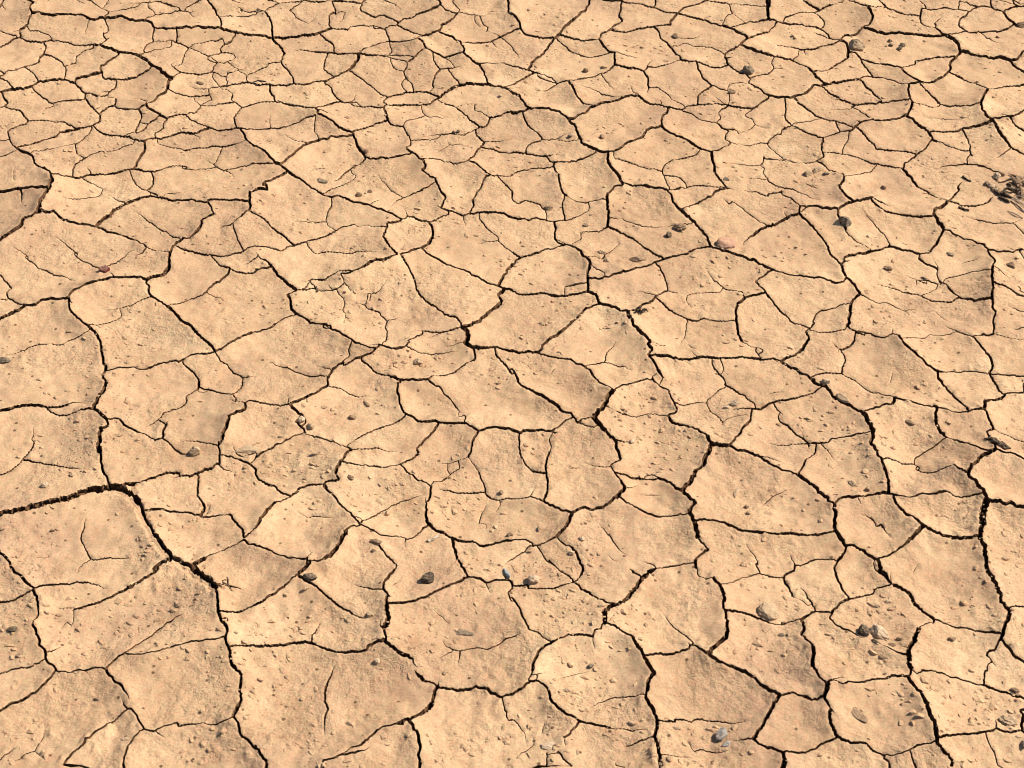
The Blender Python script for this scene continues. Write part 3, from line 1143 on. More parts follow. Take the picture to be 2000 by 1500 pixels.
3.5 163 124.5 169 124.5 175 127.5 182 127.5 187 125 194 124.5 200 124.5
6.5 153.5 123 155 129 156 134
5.5 156 134 158 140 162 146 164 150
4 88 128 95 131 99 135
3 98 134.5 103 139 108 142.5 110 146 109 150
5 108 0 112 2
3.5 112 2 119 2.5 127 3 135 2.5
3.5 135 2.5 138 0
4.5 113 3 110 8.5 112 13.5
4 112 13.5 113 20 116 26.5
4 116 26.5 121 28.5 126 32 131 34 139 33 146 34.5 154 35 163 35.5
2.5 135 3.5 140 5.5 144 6 148 11 152.5 14 156 20 159 23 158 27 159 31
2.5 162 28 164 30 163 34
3.5 163 35 168 38 174 42
4 174 42 180 40 186 39 193 39.5 200 40.5
4 173 43.5 170 48 168 54 166 60
2 165 61 158 62.5 150 63.5 142 63
1.2 150 64 150 69
1.5 166 61 170 65.5 174 69.5
3 174 69.5 176 75 179 81 179 85
2.5 178 84.5 169 85.5 160 86.5 151 86
1.2 151 86 143 85
3 179 85 183 88.5 189 91.5 195 91 200 91.5
1.5 190.5 92 190.5 96 187 101
1.5 179 95 177 100 175 104.5
1.2 173 109 180 110 179 113.5
1.2 194 142 200 137
T 1000 750
4.5 4 0 6 5 12 9 18 12.5
6 18 12.5 25 16 32 20 37 25 41 28
4 41 28 46 29 48 32
5 48 32 51 36 53 35
3.5 63 0 67 5 73 9 79 12.5
2.5 53 34.5 58 32.5 63 32
9 79 13 75 18 71 24 67 29 64 31.5
4 80 12.5 85 8.5 91 6.5 98 4 104 1.5 109 1.5
1 100 0 104 2
3.5 109 0 111 3 114 6 119 8
3.5 119 8 122 9.5 123 13 126 18
3.5 126 18 128 21 128 24 123 26
1.5 116 3 117.5 0
2.5 74 23.5 81 25.5 89 26.5 97 27 106 25 113 25.5 121 27.5
6.5 121.5 27 123 31 128 33.5 134 34.5
5 134 34.5 140 37 147 41 152 45
9 152 45 154 49 157 52
2.5 127 18.5 135 18.5 143 16 152 15
2 152 15 153 12 158 8 162 4.5 167 2
2.5 166 0 171 3.5 176 7.5 182 11.5 186 16 189 18.5
2 152 15 153 19 156 23.5 160 27 164 31
1 164 33 168 30 174 28 182 28
2.5 171 23 179 22.5 187 23.5
3 187 24 193 22.5 200 19
3.5 187 24 186.5 29 186 33
4.5 186 33 182 37 180 39
4.5 180 39 177 44 173 49 169 53.5
7 157 52 163 53 169 54
5 169 54 175 56.5 182 57 187 59 193 60.5 200 65.5
2 193 60 200 60.5
4.5 0 40.5 6 42 14 41.5 23 41 31 41.5
4.5 31 41.5 36 38 41 35 47 32.5
2.5 32 42.5 36 42.5
2 53 36.5 59 38 65 39
9 64 33 68 38 73 43
6 73 43 78 46 81 48
2.5 81 47.5 87 47 92 47
6 81 48.5 82 53 84 58 85 61
3 85 61 81 63 77 65
3 77 65 78 69 80 73
4 80 73 82 77 84.5 80
6 84.5 80 86 84 88 88
1.5 76 66 68 66 57 62
1.2 45 67 52 66
2.5 80 73 86 73.5 93 75.5 100 76 107 77 113 77
2 104 73 109 72 113 75.5
1.5 99 73.5 100 76
4.5 113 75.5 118 78 123 83 128 88 131 90
1.5 88 88 93 86 97 82.5
9 155 54 152 60 150 67
6 150 68 145 71 143 72.5
9 143 73 142 78 138 84 134 89
3.5 6 42.5 5.5 49 6 56 8 62
2.5 8 62 11 66 16 69.5 22 72 26 72.5
1.5 29 46 30.5 51 29.5 56
4 29 56 27 62 26.5 68 27 74 28 81 27.5 88
5 27.5 88 25 95
3 0 91.5 8 93 14 92.5
4.5 14 92 21 95 28 98.5 35 102 41 105 46.5 107
1.5 14.5 91 17 85
4.5 46.5 107 52 104 57 101.5 62 103 69 101.5 75 100
5 75 100 79 97 82 95
8 88 88 85 92 82 96
3.5 82 95 86 97 92 100 99 103 107 106 114 108
3 114 108 121 107 128 107 136 108
7 133 91 137 95 141 98.5 143 101
7 142 101 139 106
9 138 106 140 111 142 115 143 120 145 127
3 145 127 149 130 152 133
4.5 142 113.5 149 112.5 157 112 165 113.5 172 116 180 119 190 119.5 200 120
6 153 134 147 138 143 142
7 143 142 143 148 144 150
4.5 143 144.5 134 145 126 145.5 118 147 112 148.5 106 150
7 46.5 108 44 113 42 118
5 42 118 37 122 34 124
3 34 124 27 126 21 128 14 128.5
2 14 128 9 132 4 135 0 138
2.5 0 124.5 7 123 13 124.5 16 127
3 36 125 40 127.5 46 130
5 46 130 50 134 53 139 55 144 54 150
2 20 129 23 133 25 137 29 140.5
3 29 139 34 144 39 148 42 150
1.5 68 112 72 116 75 119.5
2.5 76 119 80 125 84 131 89 136
2.5 103 142 108 143.5 111 146 112 148
3 91 147.5 95 150
2 183 129 187 134 191 139 192 143
2.5 190 143 192.5 147 193.5 150
1.2 200 93 195 97
1.2 100 91 110 90 116 91
1.2 75 136 82 141
T 1500 750
6 34 0 38 3 43 5
6 45 5 48 10 51 15
3 41 6 34 9.5 27 12 19 14.5
4 19 14.5 12 15.5 6 17 0 19
2.5 4.5 19 8 23 11.5 26.5
2.5 8 26 9 30 15 34 20 39 25 43 29 46.5 32 52
1.5 26 40 28 45 31 50
1.2 0 9 10 8
1.5 0 47 9 48.5 17 49 26 48.5 34 49.5
3.5 34 49.5 40 50 46 49.5 49 46.5 56 46.5 64 45.5 72 45 78 45
1.5 41 51 45 55 48 58 51 63
6 51 15 57 19 63 22.5 68 26.5 73 29.5
2 52 13 56 18 63 20
9 73 29.5 76 34 78 38 81 43.5
8 81 44 81 49 80 53
3.5 74 28.5 80 26 86 23.5 92 21.5 96 22
6 96 22 98 16
3 70 0 76 4.5 81 8 87 10.5 93 13 98 15.5
4.5 98 15.5 106 17 114 19 122 20.5 130 21 138 23 145 26 151 26 156 26.5
3 135 0 141 6 146 12 151 17 154 22 156 26
4.5 156 26.5 161 24.5 167 24
3.5 178 0 180 4 184 8
3 184 8 190 7 200 6.5
5 185 9 182 12 175 14.5 170 16
8 169 17 168 23
5.5 168 24 171 28.5 173 34 175 39.5
5 175 40 171 43 171 47 173 51
6.5 131 23 130.5 29 130 35 132 39.5 135 45 138 48.5
3.5 138 48.5 144 51 152 54 160 57.5 167 60.5 171 62
1.5 137 49.5 129 53.5 120 57 114 60.5
2 176 40 183 42 191 44 200 47
5 172 50 175 56 176 60
3.5 176 60 183 62 189 62 195 64 200 68
8 174 62 168 65 162 70 157 75 154 80
8 154 80 158 84 163 89 167 94 170 99
6 78 54 82 59 86 66 89 72
6.5 89 72 92 78 93 85 93 91
3 37 51.5 36 57 32 61 29 63
4.5 29 63 27 68 24 72 23 75.5
4.5 0 66 5 69 11 72 17 72.5 23 75.5
1.5 0 61 8 64
6 23 75.5 28 80 34 84 38 89 42 93 46 95
5 46 96 46 98 51 101
4.5 51 101 53 98 58 96 65 95.5 70 94.5
3 70 94.5 76 93 83 92.5
5 83 92 88 91 93 92 100 93.5
3.5 100 93.5 108 95.5 116 93.5 124 92.5 131 92 138 91
2 138 91 146 93 154 93.5 165 94
1.5 69 95.5 72 100
8 51 102 51.5 108 51 113 51 119
8 51 119 55 125 59 131
4.5 0 120 8 120 17 119.5 25 121 34 122 43 122 51 121
5 97 95 99 101 103 105.5 109 109.5 114 112 117 116
6 117 116 122 119 128 121 134 122.5 142 124 151 125 162 125
8 170 99 176 100 184 101.5 192 103 200 105
15 168 101 167 107 167 112 166 117
12 166 117 166 122 164 125
9 164 126 167 131 169 138 169.5 145 170 150
1.5 72 106 78 107 81 109
1.5 80 107 85 113
2.5 88 112 92 118 95 122.5
2 92 65 100 65.5 108 66 114 65 118 68
2 115 68.5 120 72 128 74 136 73 143 72.5
4 143 72.5 148 76 154 80
5 60 131 65 130 70 132 75 134
5 75 135 79 139 85 142
4 86 141 92 138 98 135 104 131.5 108 128.5
8 108 129 113 125.5 117 121 120 119
5 60 132 58 137 54 141
2.5 54 142 47 140 40 139 33 140 28 142.5 21 143
2.5 21 143 19 139 17 134.5
4 21 143 20 147 16 149 13 150
4 54 142 51.5 146 53 150
8 85 142 86.5 147 87 150
1.5 82 144 84 150
1.5 116 143 113 149
1.2 0 93 7 88.5 18 85.5
T 0 1125
6 11 0 16 4 21 9 27 13.5
2.5 0 22.5 9 21.5 18 18.5 28 15
3.5 28 13.5 36 11 45 9.5 53 8.5 61 7.5 69 7.5
2 69 7.5 76 9 83 11.5
4.5 125 0 119 3.5 111 7.5 104 11.5 96 15 88 18.5 79 22 70 25 61 27.5
2.5 61 27.5 57 29
1.5 58 29 58 36 55 41
1.2 58 27 50 26.5 44 26.5
1.2 53 37.5 48 40.5
7 153 0 158 4 163 9 168 14 170 16
5 150 0 157 4 163 10
2 171 15 177 14 184 14
1.2 179 14 178 9 175 11
1.5 180 14 183 18
1.2 181 13.5 190 15
6 169.5 19 171 24 171.5 30 171 34
6 171.5 35 174 41 178 46 178 52 177 56
5 177 55 178 60 179.5 63
3 172 34.5 181 33 190 31 200 28
1.5 175 39 178 38 178.5 40.5 176 41
2.5 180 63 188 60.5 200 59.5
7 180 64 181 70 182 76
6 185 78 189 83 189 87
6 189 87 188 94 189 101 188 106
8 188 106 185 112 183 116
5 27 16 29 20 30 25 31 30
3 31 30 30 34 27.5 37 26 41.5
5.5 26.5 42 29 47 31 52 31.5 58
5.5 32 58 36 62 36 67 39 71.5 43 73 44.5 77
1.5 36 63 43 60 49 56.5
3 0 75.5 8 73.5 17 72.5 25 72 31 70 36 68
4 44.5 77.5 51 78.5 57 78.5 61 80
4 57 78 61 76 67 77.5 70 80
3.5 66 77 72 75.5 80 75
5 80 75 84 76.5
4.5 43 79.5 38 85 32 91
4 32 91 25 95 17 99 9 101.5 0 107.5
5 84 75.5 88 70.5 94 66 99 63.5
3 99 63.5 105 57.5 112 52 120 46 128 40 136 34.5 144 31.5
3.5 98 64.5 106 66 116 65.5 126 63 137 60 147 57.5 158 56.5 168 55.5 177 54
5.5 84 79 90 85 96 91 100 96 102 101
3 96 99.5 98 104 100 107.5
4.5 100 107.5 104 109 108 114 110.5 119 113 123
3 100 108.5 92 113 83 118 76 123
4 76 123 69 130 63 136 56 141.5 50 150
4 113 123.5 107 128 102 134 99 141 97 150
3.5 113 123.5 120 125 127 121.5 133 119.5 139 118
3 140 120 148 119 158 118.5 168 119 178 118 183 116.5
1.5 123 125.5 129 128.5
5 183 116.5 187 120 188 126 188.5 129
6 188.5 129 194 133 200 139
1.5 34 115 34.5 120 33 126 30 132 27 137
2 27 137 20 140 15 143.5 11 144.5
1.2 27 137 33 142
2 14 134 7 138 0 144
T 500 1125
7 43 0 39 4 35 7
4.5 34 7.5 27 12.5 19 17.5 11 22.5 4 27 0 28.5
5 35 9.5 40 12 45 14
4 45 14 52 19 60 24.5 68 30 76 35
2 76 35 81 37 87 38
3 50 38 48 43 44.5 49 43.5 54
4 0 60 9 58.5 19 57 29 55 37 54 43 54
4 43 54 50 57 58 60.5 67 62.5 77 62.5 87 62.5
5.5 88 60 94 58 99 57.5
1.5 88 56 95 55.5
5 109 0 104 5.5 101.5 10
5 101 10 100 15 100 18
5 100 18 103 22 106.5 24.5
1.5 77 9.5 81 11 87 13
3 87 13 92 15.5 99 18
6 103 25 102 30 102.5 34
10 103 33 103 40 102 46
5 100 47 101 52 102 57
2 98 42 97.5 46 100 49.5
4.5 103 31 109 29.5 117 28 126 25 134 21.5 142 17
4.5 142 17 150 12 158 7.5 166 3
5 164 0 167 3 174 3.5 180 7
4 180 7 186 5.5 192 4.5 200 5
1.5 180 9 183 15
5 193 0 197 4 200 7
3 200 11 197 15 199 19 200 22
7 100 57 105 60.5 110 65
8 110 65 117 67.5 122 71 126 76
7 124 78 128 82 131 85.5
3.5 131 85.5 137 86 141 88
6 141 88 142 91
2 142 85 143 89
5.5 142 90.5 150 91 158 91.5 166 90.5 174 89.5 180 91
6 180 91 186 95 193 97 200 96.5
7 141 92 139 98 138 103
10 138 103 134 108 128 113
7 128 113 122 116 116 119 111 121
5 115 121.5 106 122 99 123.5
5 99 123 93 128 87 134 80 139
3 80 139 75 138.5 70 144 62 148
4 90 138.5 85 142.5 76 144.5 68 146 60 149 53 150
7 121 121 125 127 128 133 128.5 138
5.5 129 138 127.5 144 128.5 150
6 0 137 3 142 6 146 9 150
3 61 72 59 79 56 86
4 56 86 54 93 54 100 57 108
3 57 108 54 114 53.5 120 53.5 125
1.5 140 31 146 35 151 39.5
2 146 53 149 57 155 59.5 160 60.5
2 160 60 167 58 174 57.5 180 58.5 187 56.5 193 52.5 200 50.5
2.5 159.5 60 159 65 158 70
1.2 130 65 134 63
1.2 143 66.5 153 61
2.5 192.5 98 194 105 197 114
1.2 107 12.5 111 9
T 1000 1125
4 42 0 47 4 49 7
6 49 7 56 13 63 18 71 23 76 27 79 27.5
2.5 54 0 51 4
4 0 8 6 8.5 12 8
3 13 10.5 22 11 31 11.5 40 9 48 7
4 94 0 99 3.5
7 111 0 105 3 101 5
10 105 4 99 10 94 17 90 23
9 90 23 84 27 78 30 72 34
5 72 34 70 35
10 72 35 73 40 73 43
4 71 44 69 48 65 50 63 54
4 0 18.5 4 24 7 32 10 40 13 46
3 13 46.5 19 47.5 25 52 30 57.5
2 0 50.5 6 49
2.5 144 0 145 4 151 7
3 151 7 156 6.5
8 157 7 161 12 165 20 165 26
6 164 26 165 32 167 40 167 47
8 167 48 167 54 162 60 157 65 153 69
4.5 166 33 174 33 181 34 188 35.5 194 38 200 40
1.5 163 11.5 171 9 177 5.5 183 3 192 1.5 200 1.5
4.5 75 44.5 82 47 89 52 94 55.5
7 94 55.5 97 62 101 68 104 74
8 104 74 107 79 110.5 84
4.5 62 54 55 52.5 47 52.5 39 54 32 57.5
6 32 57.5 26 61 20 66 17 73 16 80
1.5 63 56 64 61
2 119 34 122 38.5 126 43.5
2.5 126 43.5 132 48 137 53 141 59
5 136 59 142 62.5 148 67.5 153 71
4.5 104 70.5 110 69 115 67.5 122 68 130 66 137 64
6 153 71 160 74.5 167 76.5 173 77.5
6 173 77.5 180 80 187 83 194 90 200 94.5
8 109 85 106 91 105 97
5 105 96 104 102
7 104 103 109 109 112 116 113 122
7 113 122 112 127 111 131
7 111 131 113 137 114 144 115 150
2 100 99.5 92 99 84 98 76 98.5 69 101 61 105.5
1.2 36 84 45 81 54 78 59 77
2.5 16 80 13 86
1.2 17 83 26 80
5 0 97 5 93.5 9 93
5 11 90 18 88
2 18 88 20 85
4 19 88 24 90 28 94.5
5.5 28 94.5 30 101 34 107 41 112.5 49 116
4 49 116 58 119 68 121 77 122.5
2 77 122.5 90 123.5 105 125
4 53 118 48 124 43 130
2 40 131 41.5 136
3 114 119 120 118.5 127 117
3 127 115 134 115 140 116 145 113 149 112.5
2.5 149 113 158 114 166 116 175 116.5 184 116
3 86 136 95 134.5 106 132
1.5 118 146 128 145 139 145
2 1 114 6 119 9.5 124 11 131
1.5 25 118 23 125
2 16 128 16.5 134 9 139 4 141.5 3.5 144
2.5 27 140 27 150
1.2 27 142 35 141
2.5 36 140 40 145 47 150
2 142 139.5 148 137 156 138.5 164 140 170 138
3 172 132 180 132 187 133
7 200 113 196 121 191 128 188 132.5
5.5 188 133 194 136.5 200 139
1.2 81 150 81 147
1.2 137 132 142 139
T 1500 1125
4 13 0 12 4
2 0 2 6 2.5 12 2.5
4 12 4 16 11 19 17.5
1.5 19 18 26 21 31 25
2 25 11 29 15 31 18.5
3 30 18.5 33 21 35.5 26.5 36.5 31.5
4.5 52.5 0 55 7 58 14 62.5 21
3 62.5 21.5 70 19 77 17 82 15.5
3 82 15 85 11.5 94 11
1.2 79 13 85 11.5
8 86 0 91 5 97 11
1.5 95 2 95.5 8
6 100 11 105 14 109 16 113 21
5 112 21.5 117 27 123 32.5 129 37
5 62 22 56 25.5 50 30
6 50 30 49.5 33.5
4 49 32.5 43 32 37 31.5
4 37 31.5 31 34 27 37
6 31 34.5 26 38.5
3 25 39 18 39 13 40 10 39
1.5 13 40.5 6 41.5 0 41
6.5 25 39 27.5 46 25.5 52
5 26 53 30 58 34 63
8 34 63 34 70 33 76
5 34 79 38 86 44 92.5
3.5 47.5 37 52 43 58 46.5 65 49 70 52.5 75 54
4 88 59.5 95 63 101 66 107 68
6 129 37 129 41
3 125 40.5 120 43 117 46
10 117 46 114 52 112 58 109 63
9 109 63 109 70 109.5 76 111 80
5 111 80 109 85
1.5 103 60 108 62
3.5 131 37.5 139 39.5 147 42 155 43 164 45.5 172 47 180 49.5
8 170 0 174 6 177 13 181 20
7 181 20 181 25 185 30 188 34
8 188 34 186 39 184 44 183 49 181 52
3 188 30 194 28 200 27.5
4 181 54 187 59 191 64 195 67 200 70
4.5 180 54 177 59 172 61.5 170 64
2 171 64 175 68 178 72
2.5 175 68 171 71 171 75
3.5 169.5 75 168.5 81 168 87.5
3 111 81 115 82.5 120 81
4.5 119 80 128 80.5 137 82.5 145 84 153 85.5 160 87 168 88
4.5 168 88 176 91 184 93.5 192 96 200 99
5 108 85.5 101 85 94 85 91 86.5
4 91 86.5 84 88 76 89 68 90.5 60 92
2.5 58 93 53 91 48.5 90.5
2 60 87 54 87 49 90
7 49 90 46 93
9 45 95 43 102
5.5 108 87 113 93 117 98.5 120 105
8 120 105 123 112 126 119 129 127
9 129 127 129.5 133 130.5 139
6 131 140 137 145 143 150
6 0 95 5 97 9 100
4 9 100 15 97.5 21 97.5 27 99
5.5 27 99 32 102 37 103 42 102
8 8 100 4 105 0 113
5 43 103.5 47 109 51 114
6.5 47 113 48 120 51 126 53.5 130
4.5 53.5 130 58 132.5 64 134.5 71 135.5 76 136
3 76 136 79 139.5 86 142 94 144 103 144.5
4 103 144.5 108 142.5 114 140 120 138.5 128 138
4 53 131 47 133 41 134 37 138
4 37 138 30 140.5 22 141.5 14 142
6 0 138 6 140.5 11 143
8 11 143 12.5 150
3.5 132 134.5 140 132 149 130 158 129.5 166 127.5 173 126 177 124.5
4 177 124.5 184 126.5 191 126 197 125
2.5 177 124 176.5 115
6 200 107.5 196.5 108 198 113 197 119 197.5 125
4 197 125 200 128
2 169 129 173 136 177 142 179 149
3 110 144.5 113 150
3 90 146 94 150
"""

# ------------------------------------------------------------------ read the traced crack lines
cracks = []                                          # (width in photo px, Nx2 photo points)
for line in TRACE.split('\n'):
    p = line.split()
    if not p: continue
    if p[0] == 'T': ox, oy = float(p[1]), float(p[2]); continue
    v = np.array([float(q) for q in p[1:]]).reshape(-1, 2) * 2.5 + (ox, oy)
    cracks.append([float(p[0]), v])

# join line ends to the crack they run into; free ends taper out
segA, segB, segI = [], [], []
for i, (w, v) in enumerate(cracks):
    for a, b in zip(v[:-1], v[1:]): segA.append(a); segB.append(b); segI.append(i)
segA, segB, segI = np.array(segA), np.array(segB), np.array(segI)
def nearest_on(i, p):
    d = segB - segA
    t = np.clip(((p - segA) * d).sum(1) / np.maximum((d * d).sum(1), 1e-9), 0, 1)
    q = segA + d * t[:, None]
    r = np.hypot(*(q - p).T); r[segI == i] = 1e9
    k = r.argmin(); return r[k], q[k], segI[k]
joined = []
for i, (w, v) in enumerate(cracks):
    ends = []
    new = v
    for e in (0, 1):
        p = v[-1] if e else v[0]
        r, q, k = nearest_on(i, p)
        edge = p[0] < 5 or p[0] > 1995 or p[1] < 4 or p[1] > 1496
        tp = v[-2] if e else v[1]
        go = (p - tp) / max(np.hypot(*(p - tp)), 1e-9); to = (q - p) / max(r, 1e-9)
        if r < 7 or (r < 15 and (go * to).sum() > 0.25):
            if r > 0.3: new = np.vstack([new, q]) if e else np.vstack([q, new])
            ends.append('join')
        else: ends.append('edge' if edge else 'free')
    joined.append((w, new, ends))

def catmull(v, step):
    out = []
    n = len(v)
    for i in range(n - 1):
        p0, p1, p2, p3 = v[max(i - 1, 0)], v[i], v[i + 1], v[min(i + 2, n - 1)]
        L = np.hypot(*(p2 - p1)); k = max(1, int(round(L / step)))
        t = np.arange(k)[:, None] / k
        lin = p1 + (p2 - p1) * t
        cr = 0.5 * (2 * p1 + (p2 - p0) * t + (2 * p0 - 5 * p1 + 4 * p2 - p3) * t ** 2 + (3 * p1 - p0 - 3 * p2 + p3) * t ** 3)
        out.append(0.35 * lin + 0.65 * cr)
    out.append(v[-1:])
    return np.vstack(out)

strips = []                                          # (centre Nx2, half vector Nx2, photo width) in metres
for idx, (w, v, ends) in enumerate(joined):
    c = catmull(v, 3.2)
    n = len(c)
    L = np.concatenate([[0], np.cumsum(np.hypot(*np.diff(c, axis=0).T))])
    # ragged run of the line
    tan = np.gradient(c, axis=0); tan /= np.maximum(np.hypot(*tan.T), 1e-9)[:, None]
    nor = np.stack([-tan[:, 1], tan[:, 0]], 1)
    amp = 0.9 + 0.22 * w
    off = amp * (0.9 * noise2(L / 13, idx * 3.7 + 0 * L) + 0.8 * noise2(L / 5.2, idx * 5.1 + 40 + 0 * L) + 0.45 * noise2(L / 3.3, idx * 4.1 + 60 + 0 * L))
    fade = np.clip(np.minimum(L, L[-1] - L) / 8, 0, 1)
    c = c + nor * (off * fade)[:, None]
    far = 1.06 - 0.11 * np.clip(c[:, 1] / 900, 0, 1)
    ww = far * (w * WIDTH_GAIN + WIDTH_ADD) * (1 + 0.22 * noise2(L / 21, idx * 2.3 + 80 + 0 * L))
    if ends[0] == 'free': ww = ww * np.clip(L / min(34, L[-1] * 0.6), 0.02, 1) ** 0.8
    if ends[1] == 'free': ww = ww * np.clip((L[-1] - L) / min(34, L[-1] * 0.6), 0.02, 1) ** 0.8
    j = 0.5 + 0.05 * w
    hl = np.maximum(ww * 0.5 + 0.5 * j * noise2(L / 4.1, idx + 120 + 0 * L) * np.clip(ww / 3, 0, 1), 0.05)
    hr = np.maximum(ww * 0.5 + 0.5 * j * noise2(L / 4.1, idx + 170 + 0 * L) * np.clip(ww / 3, 0, 1), 0.05)
    Lg, Rg = ground_xy(c + nor * hl[:, None]), ground_xy(c - nor * hr[:, None])
    strips.append((Lg, Rg, w))

# ------------------------------------------------------------------ the flat goes on beyond the photograph: more polygons of the same kind
X0, X1, Y0, Y1 = -1.9, 1.9, 0.75, 4.2
gx, gy = np.meshgrid(np.arange(X0 - 0.3, X1 + 0.3, 0.115), np.arange(Y0 - 0.3, Y1 + 0.3, 0.115))
pts = np.stack([gx.ravel(), gy.ravel()], 1) + rng.uniform(-0.056, 0.056, (gx.size, 2))
vv, _, tri, *_ = delaunay_2d_cdt([Vector(p) for p in pts], [], [], 0, 1e-6)
P = np.array([[q.x, q.y] for q in vv]); tri = np.array([t for t in tri if len(t) == 3])
A, B, C = P[tri[:, 0]], P[tri[:, 1]], P[tri[:, 2]]
D = 2 * (A[:, 0] * (B[:, 1] - C[:, 1]) + B[:, 0] * (C[:, 1] - A[:, 1]) + C[:, 0] * (A[:, 1] - B[:, 1]))
a2, b2, c2 = (A ** 2).sum(1), (B ** 2).sum(1), (C ** 2).sum(1)
cc = np.stack([(a2 * (B[:, 1] - C[:, 1]) + b2 * (C[:, 1] - A[:, 1]) + c2 * (A[:, 1] - B[:, 1])) / D,
               (a2 * (C[:, 0] - B[:, 0]) + b2 * (A[:, 0] - C[:, 0]) + c2 * (B[:, 0] - A[:, 0])) / D], 1)
def inside_photo(g, m):
    q = photo_xy(g); return (q[..., 0] > -m) & (q[..., 0] < 2000 + m) & (q[..., 1] > -m) & (q[..., 1] < 1500 + m)
edge_of = {}
for t, (i, j, k) in enumerate(tri):
    for e in ((i, j), (j, k), (k, i)): edge_of.setdefault(tuple(sorted(e)), []).append(t)
node_out = []
def voro_strip(a, b, wm, taper=(False, False)):
    L = np.hypot(*(b - a)); n = max(2, int(L / 0.009) + 1)
    t = np.linspace(0, 1, n)
    c = a + (b - a) * t[:, None]
    d = (b - a) / max(L, 1e-9); nor = np.array([-d[1], d[0]])
    s = rng.random() * 500
    c = c + nor * ((0.010 * noise2(t * L / 0.035, s + 0 * t) + 0.003 * noise2(t * L / 0.012, s + 9 + 0 * t)) * np.sin(np.pi * t))[:, None]
    h = wm * 0.5 * (1 + 0.4 * noise2(t * L / 0.02, s + 30 + 0 * t))
    if taper[0]: h = h * np.clip(t / 0.4, 0.03, 1)
    if taper[1]: h = h * np.clip((1 - t) / 0.4, 0.03, 1)
    strips.append((c + nor * h[:, None], c - nor * h[:, None], 2.5))
lim = lambda p: (p[0] > X0 + 0.02) & (p[0] < X1 - 0.02) & (p[1] > Y0 + 0.02) & (p[1] < Y1 - 0.02)
for e, ts in edge_of.items():
    if len(ts) != 2: continue
    a, b = cc[ts[0]], cc[ts[1]]
    if not (lim(a) and lim(b)): continue
    ia, ib = inside_photo(a, 12), inside_photo(b, 12)
    if ia or ib: continue
    wm = rng.choice([0.0012, 0.002, 0.003, 0.0045])
    voro_strip(a, b, wm); node_out += [a, b]
node_out = np.array(node_out)
for w, v, ends in joined:
    for e in (0, 1):
        if ends[e] != 'edge' and not (ends[e] == 'join' and min(v[-e][0], 2000 - v[-e][0], v[-e][1], 1500 - v[-e][1]) < 2): continue
        p = ground_xy(v[-1] if e else v[0])
        d = np.hypot(*(node_out - p).T); k = d.argmin()
        if d[k] < 0.16: voro_strip(p, node_out[k], w * 0.0008)

# ------------------------------------------------------------------ constrained triangulation: crack openings are cut out, the rest are the mud plates
V, F, rimpts, rimw, rimg, ring = [], [], [], [], [], []
for Lg, Rg, w in strips:
    n = len(Lg); o = len(V)
    for k in range(n): V.append(Lg[k]); V.append(Rg[k])
    for k in range(n - 1):
        F.append((o + 2 * k, o + 2 * k + 1, o + 2 * k + 3, o + 2 * k + 2))
    rimpts.append(Lg); rimpts.append(Rg); rimw.append(np.full(2 * n, w))
    rimg.append(np.tile(np.hypot(*(Lg - Rg).T), 2))
    dv = Lg - Rg; dl = np.maximum(np.hypot(*dv.T), 1e-6)[:, None]; u = dv / dl
    for dd in ((0.0011, 0.0035, 0.0052, 0.0066) if w > 4.4 else (0.0011, 0.0035)):
        sel = slice(0, n, 1 if dd < 0.002 else 2)
        ring.append((Lg + u * dd)[sel]); ring.append((Rg - u * dd)[sel])
V = [Vector(p) for p in V]
# fill points: dense where the photograph looks, sparse beyond
step = FILL_STEP
fx, fy = np.meshgrid(np.arange(-30, 2030, step), np.arange(-30, 1530, step * 0.75))
fp = np.stack([fx.ravel(), fy.ravel()], 1) + rng.uniform(-0.4, 0.4, (fx.size, 2)) * step
fp = ground_xy(fp)
sx, sy = np.meshgrid(np.arange(X0, X1 + 0.01, 0.018), np.arange(Y0, Y1 + 0.01, 0.018))
sp = np.stack([sx.ravel(), sy.ravel()], 1); sp[:, :] += rng.uniform(-0.006, 0.006, sp.shape)
sp = np.clip(sp, (X0, Y0), (X1, Y1))
sp = sp[~inside_photo(sp, 28)]
corner = np.array([[X0, Y0], [X1, Y0], [X1, Y1], [X0, Y1]])
ringp = np.vstack(ring); ringp = ringp[inside_photo(ringp, 20)]
extra = np.vstack([fp, sp, corner, ringp])
V += [Vector(p) for p in extra]
ED = []
for f in F: ED += [(f[0], f[3]), (f[1], f[2])]
o = 0
for Lg, Rg, w in strips:
    n = len(Lg); ED += [(o, o + 1), (o + 2 * n - 2, o + 2 * n - 1)]; o += 2 * n
import time; _t = time.time()
ov, oe, of, _, _, _ = delaunay_2d_cdt(V, ED, [], 0, 2e-6)
print("cdt", len(V), len(ED), "->", len(ov), len(of), round(time.time() - _t, 1), "s")
OV = np.array([(p.x, p.y) for p in ov])
T = np.array([f[:3] for f in of])
area = 0.5 * ((OV[T[:, 1], 0] - OV[T[:, 0], 0]) * (OV[T[:, 2], 1] - OV[T[:, 0], 1]) - (OV[T[:, 1], 1] - OV[T[:, 0], 1]) * (OV[T[:, 2], 0] - OV[T[:, 0], 0]))
T[area < 0] = T[area < 0][:, ::-1]
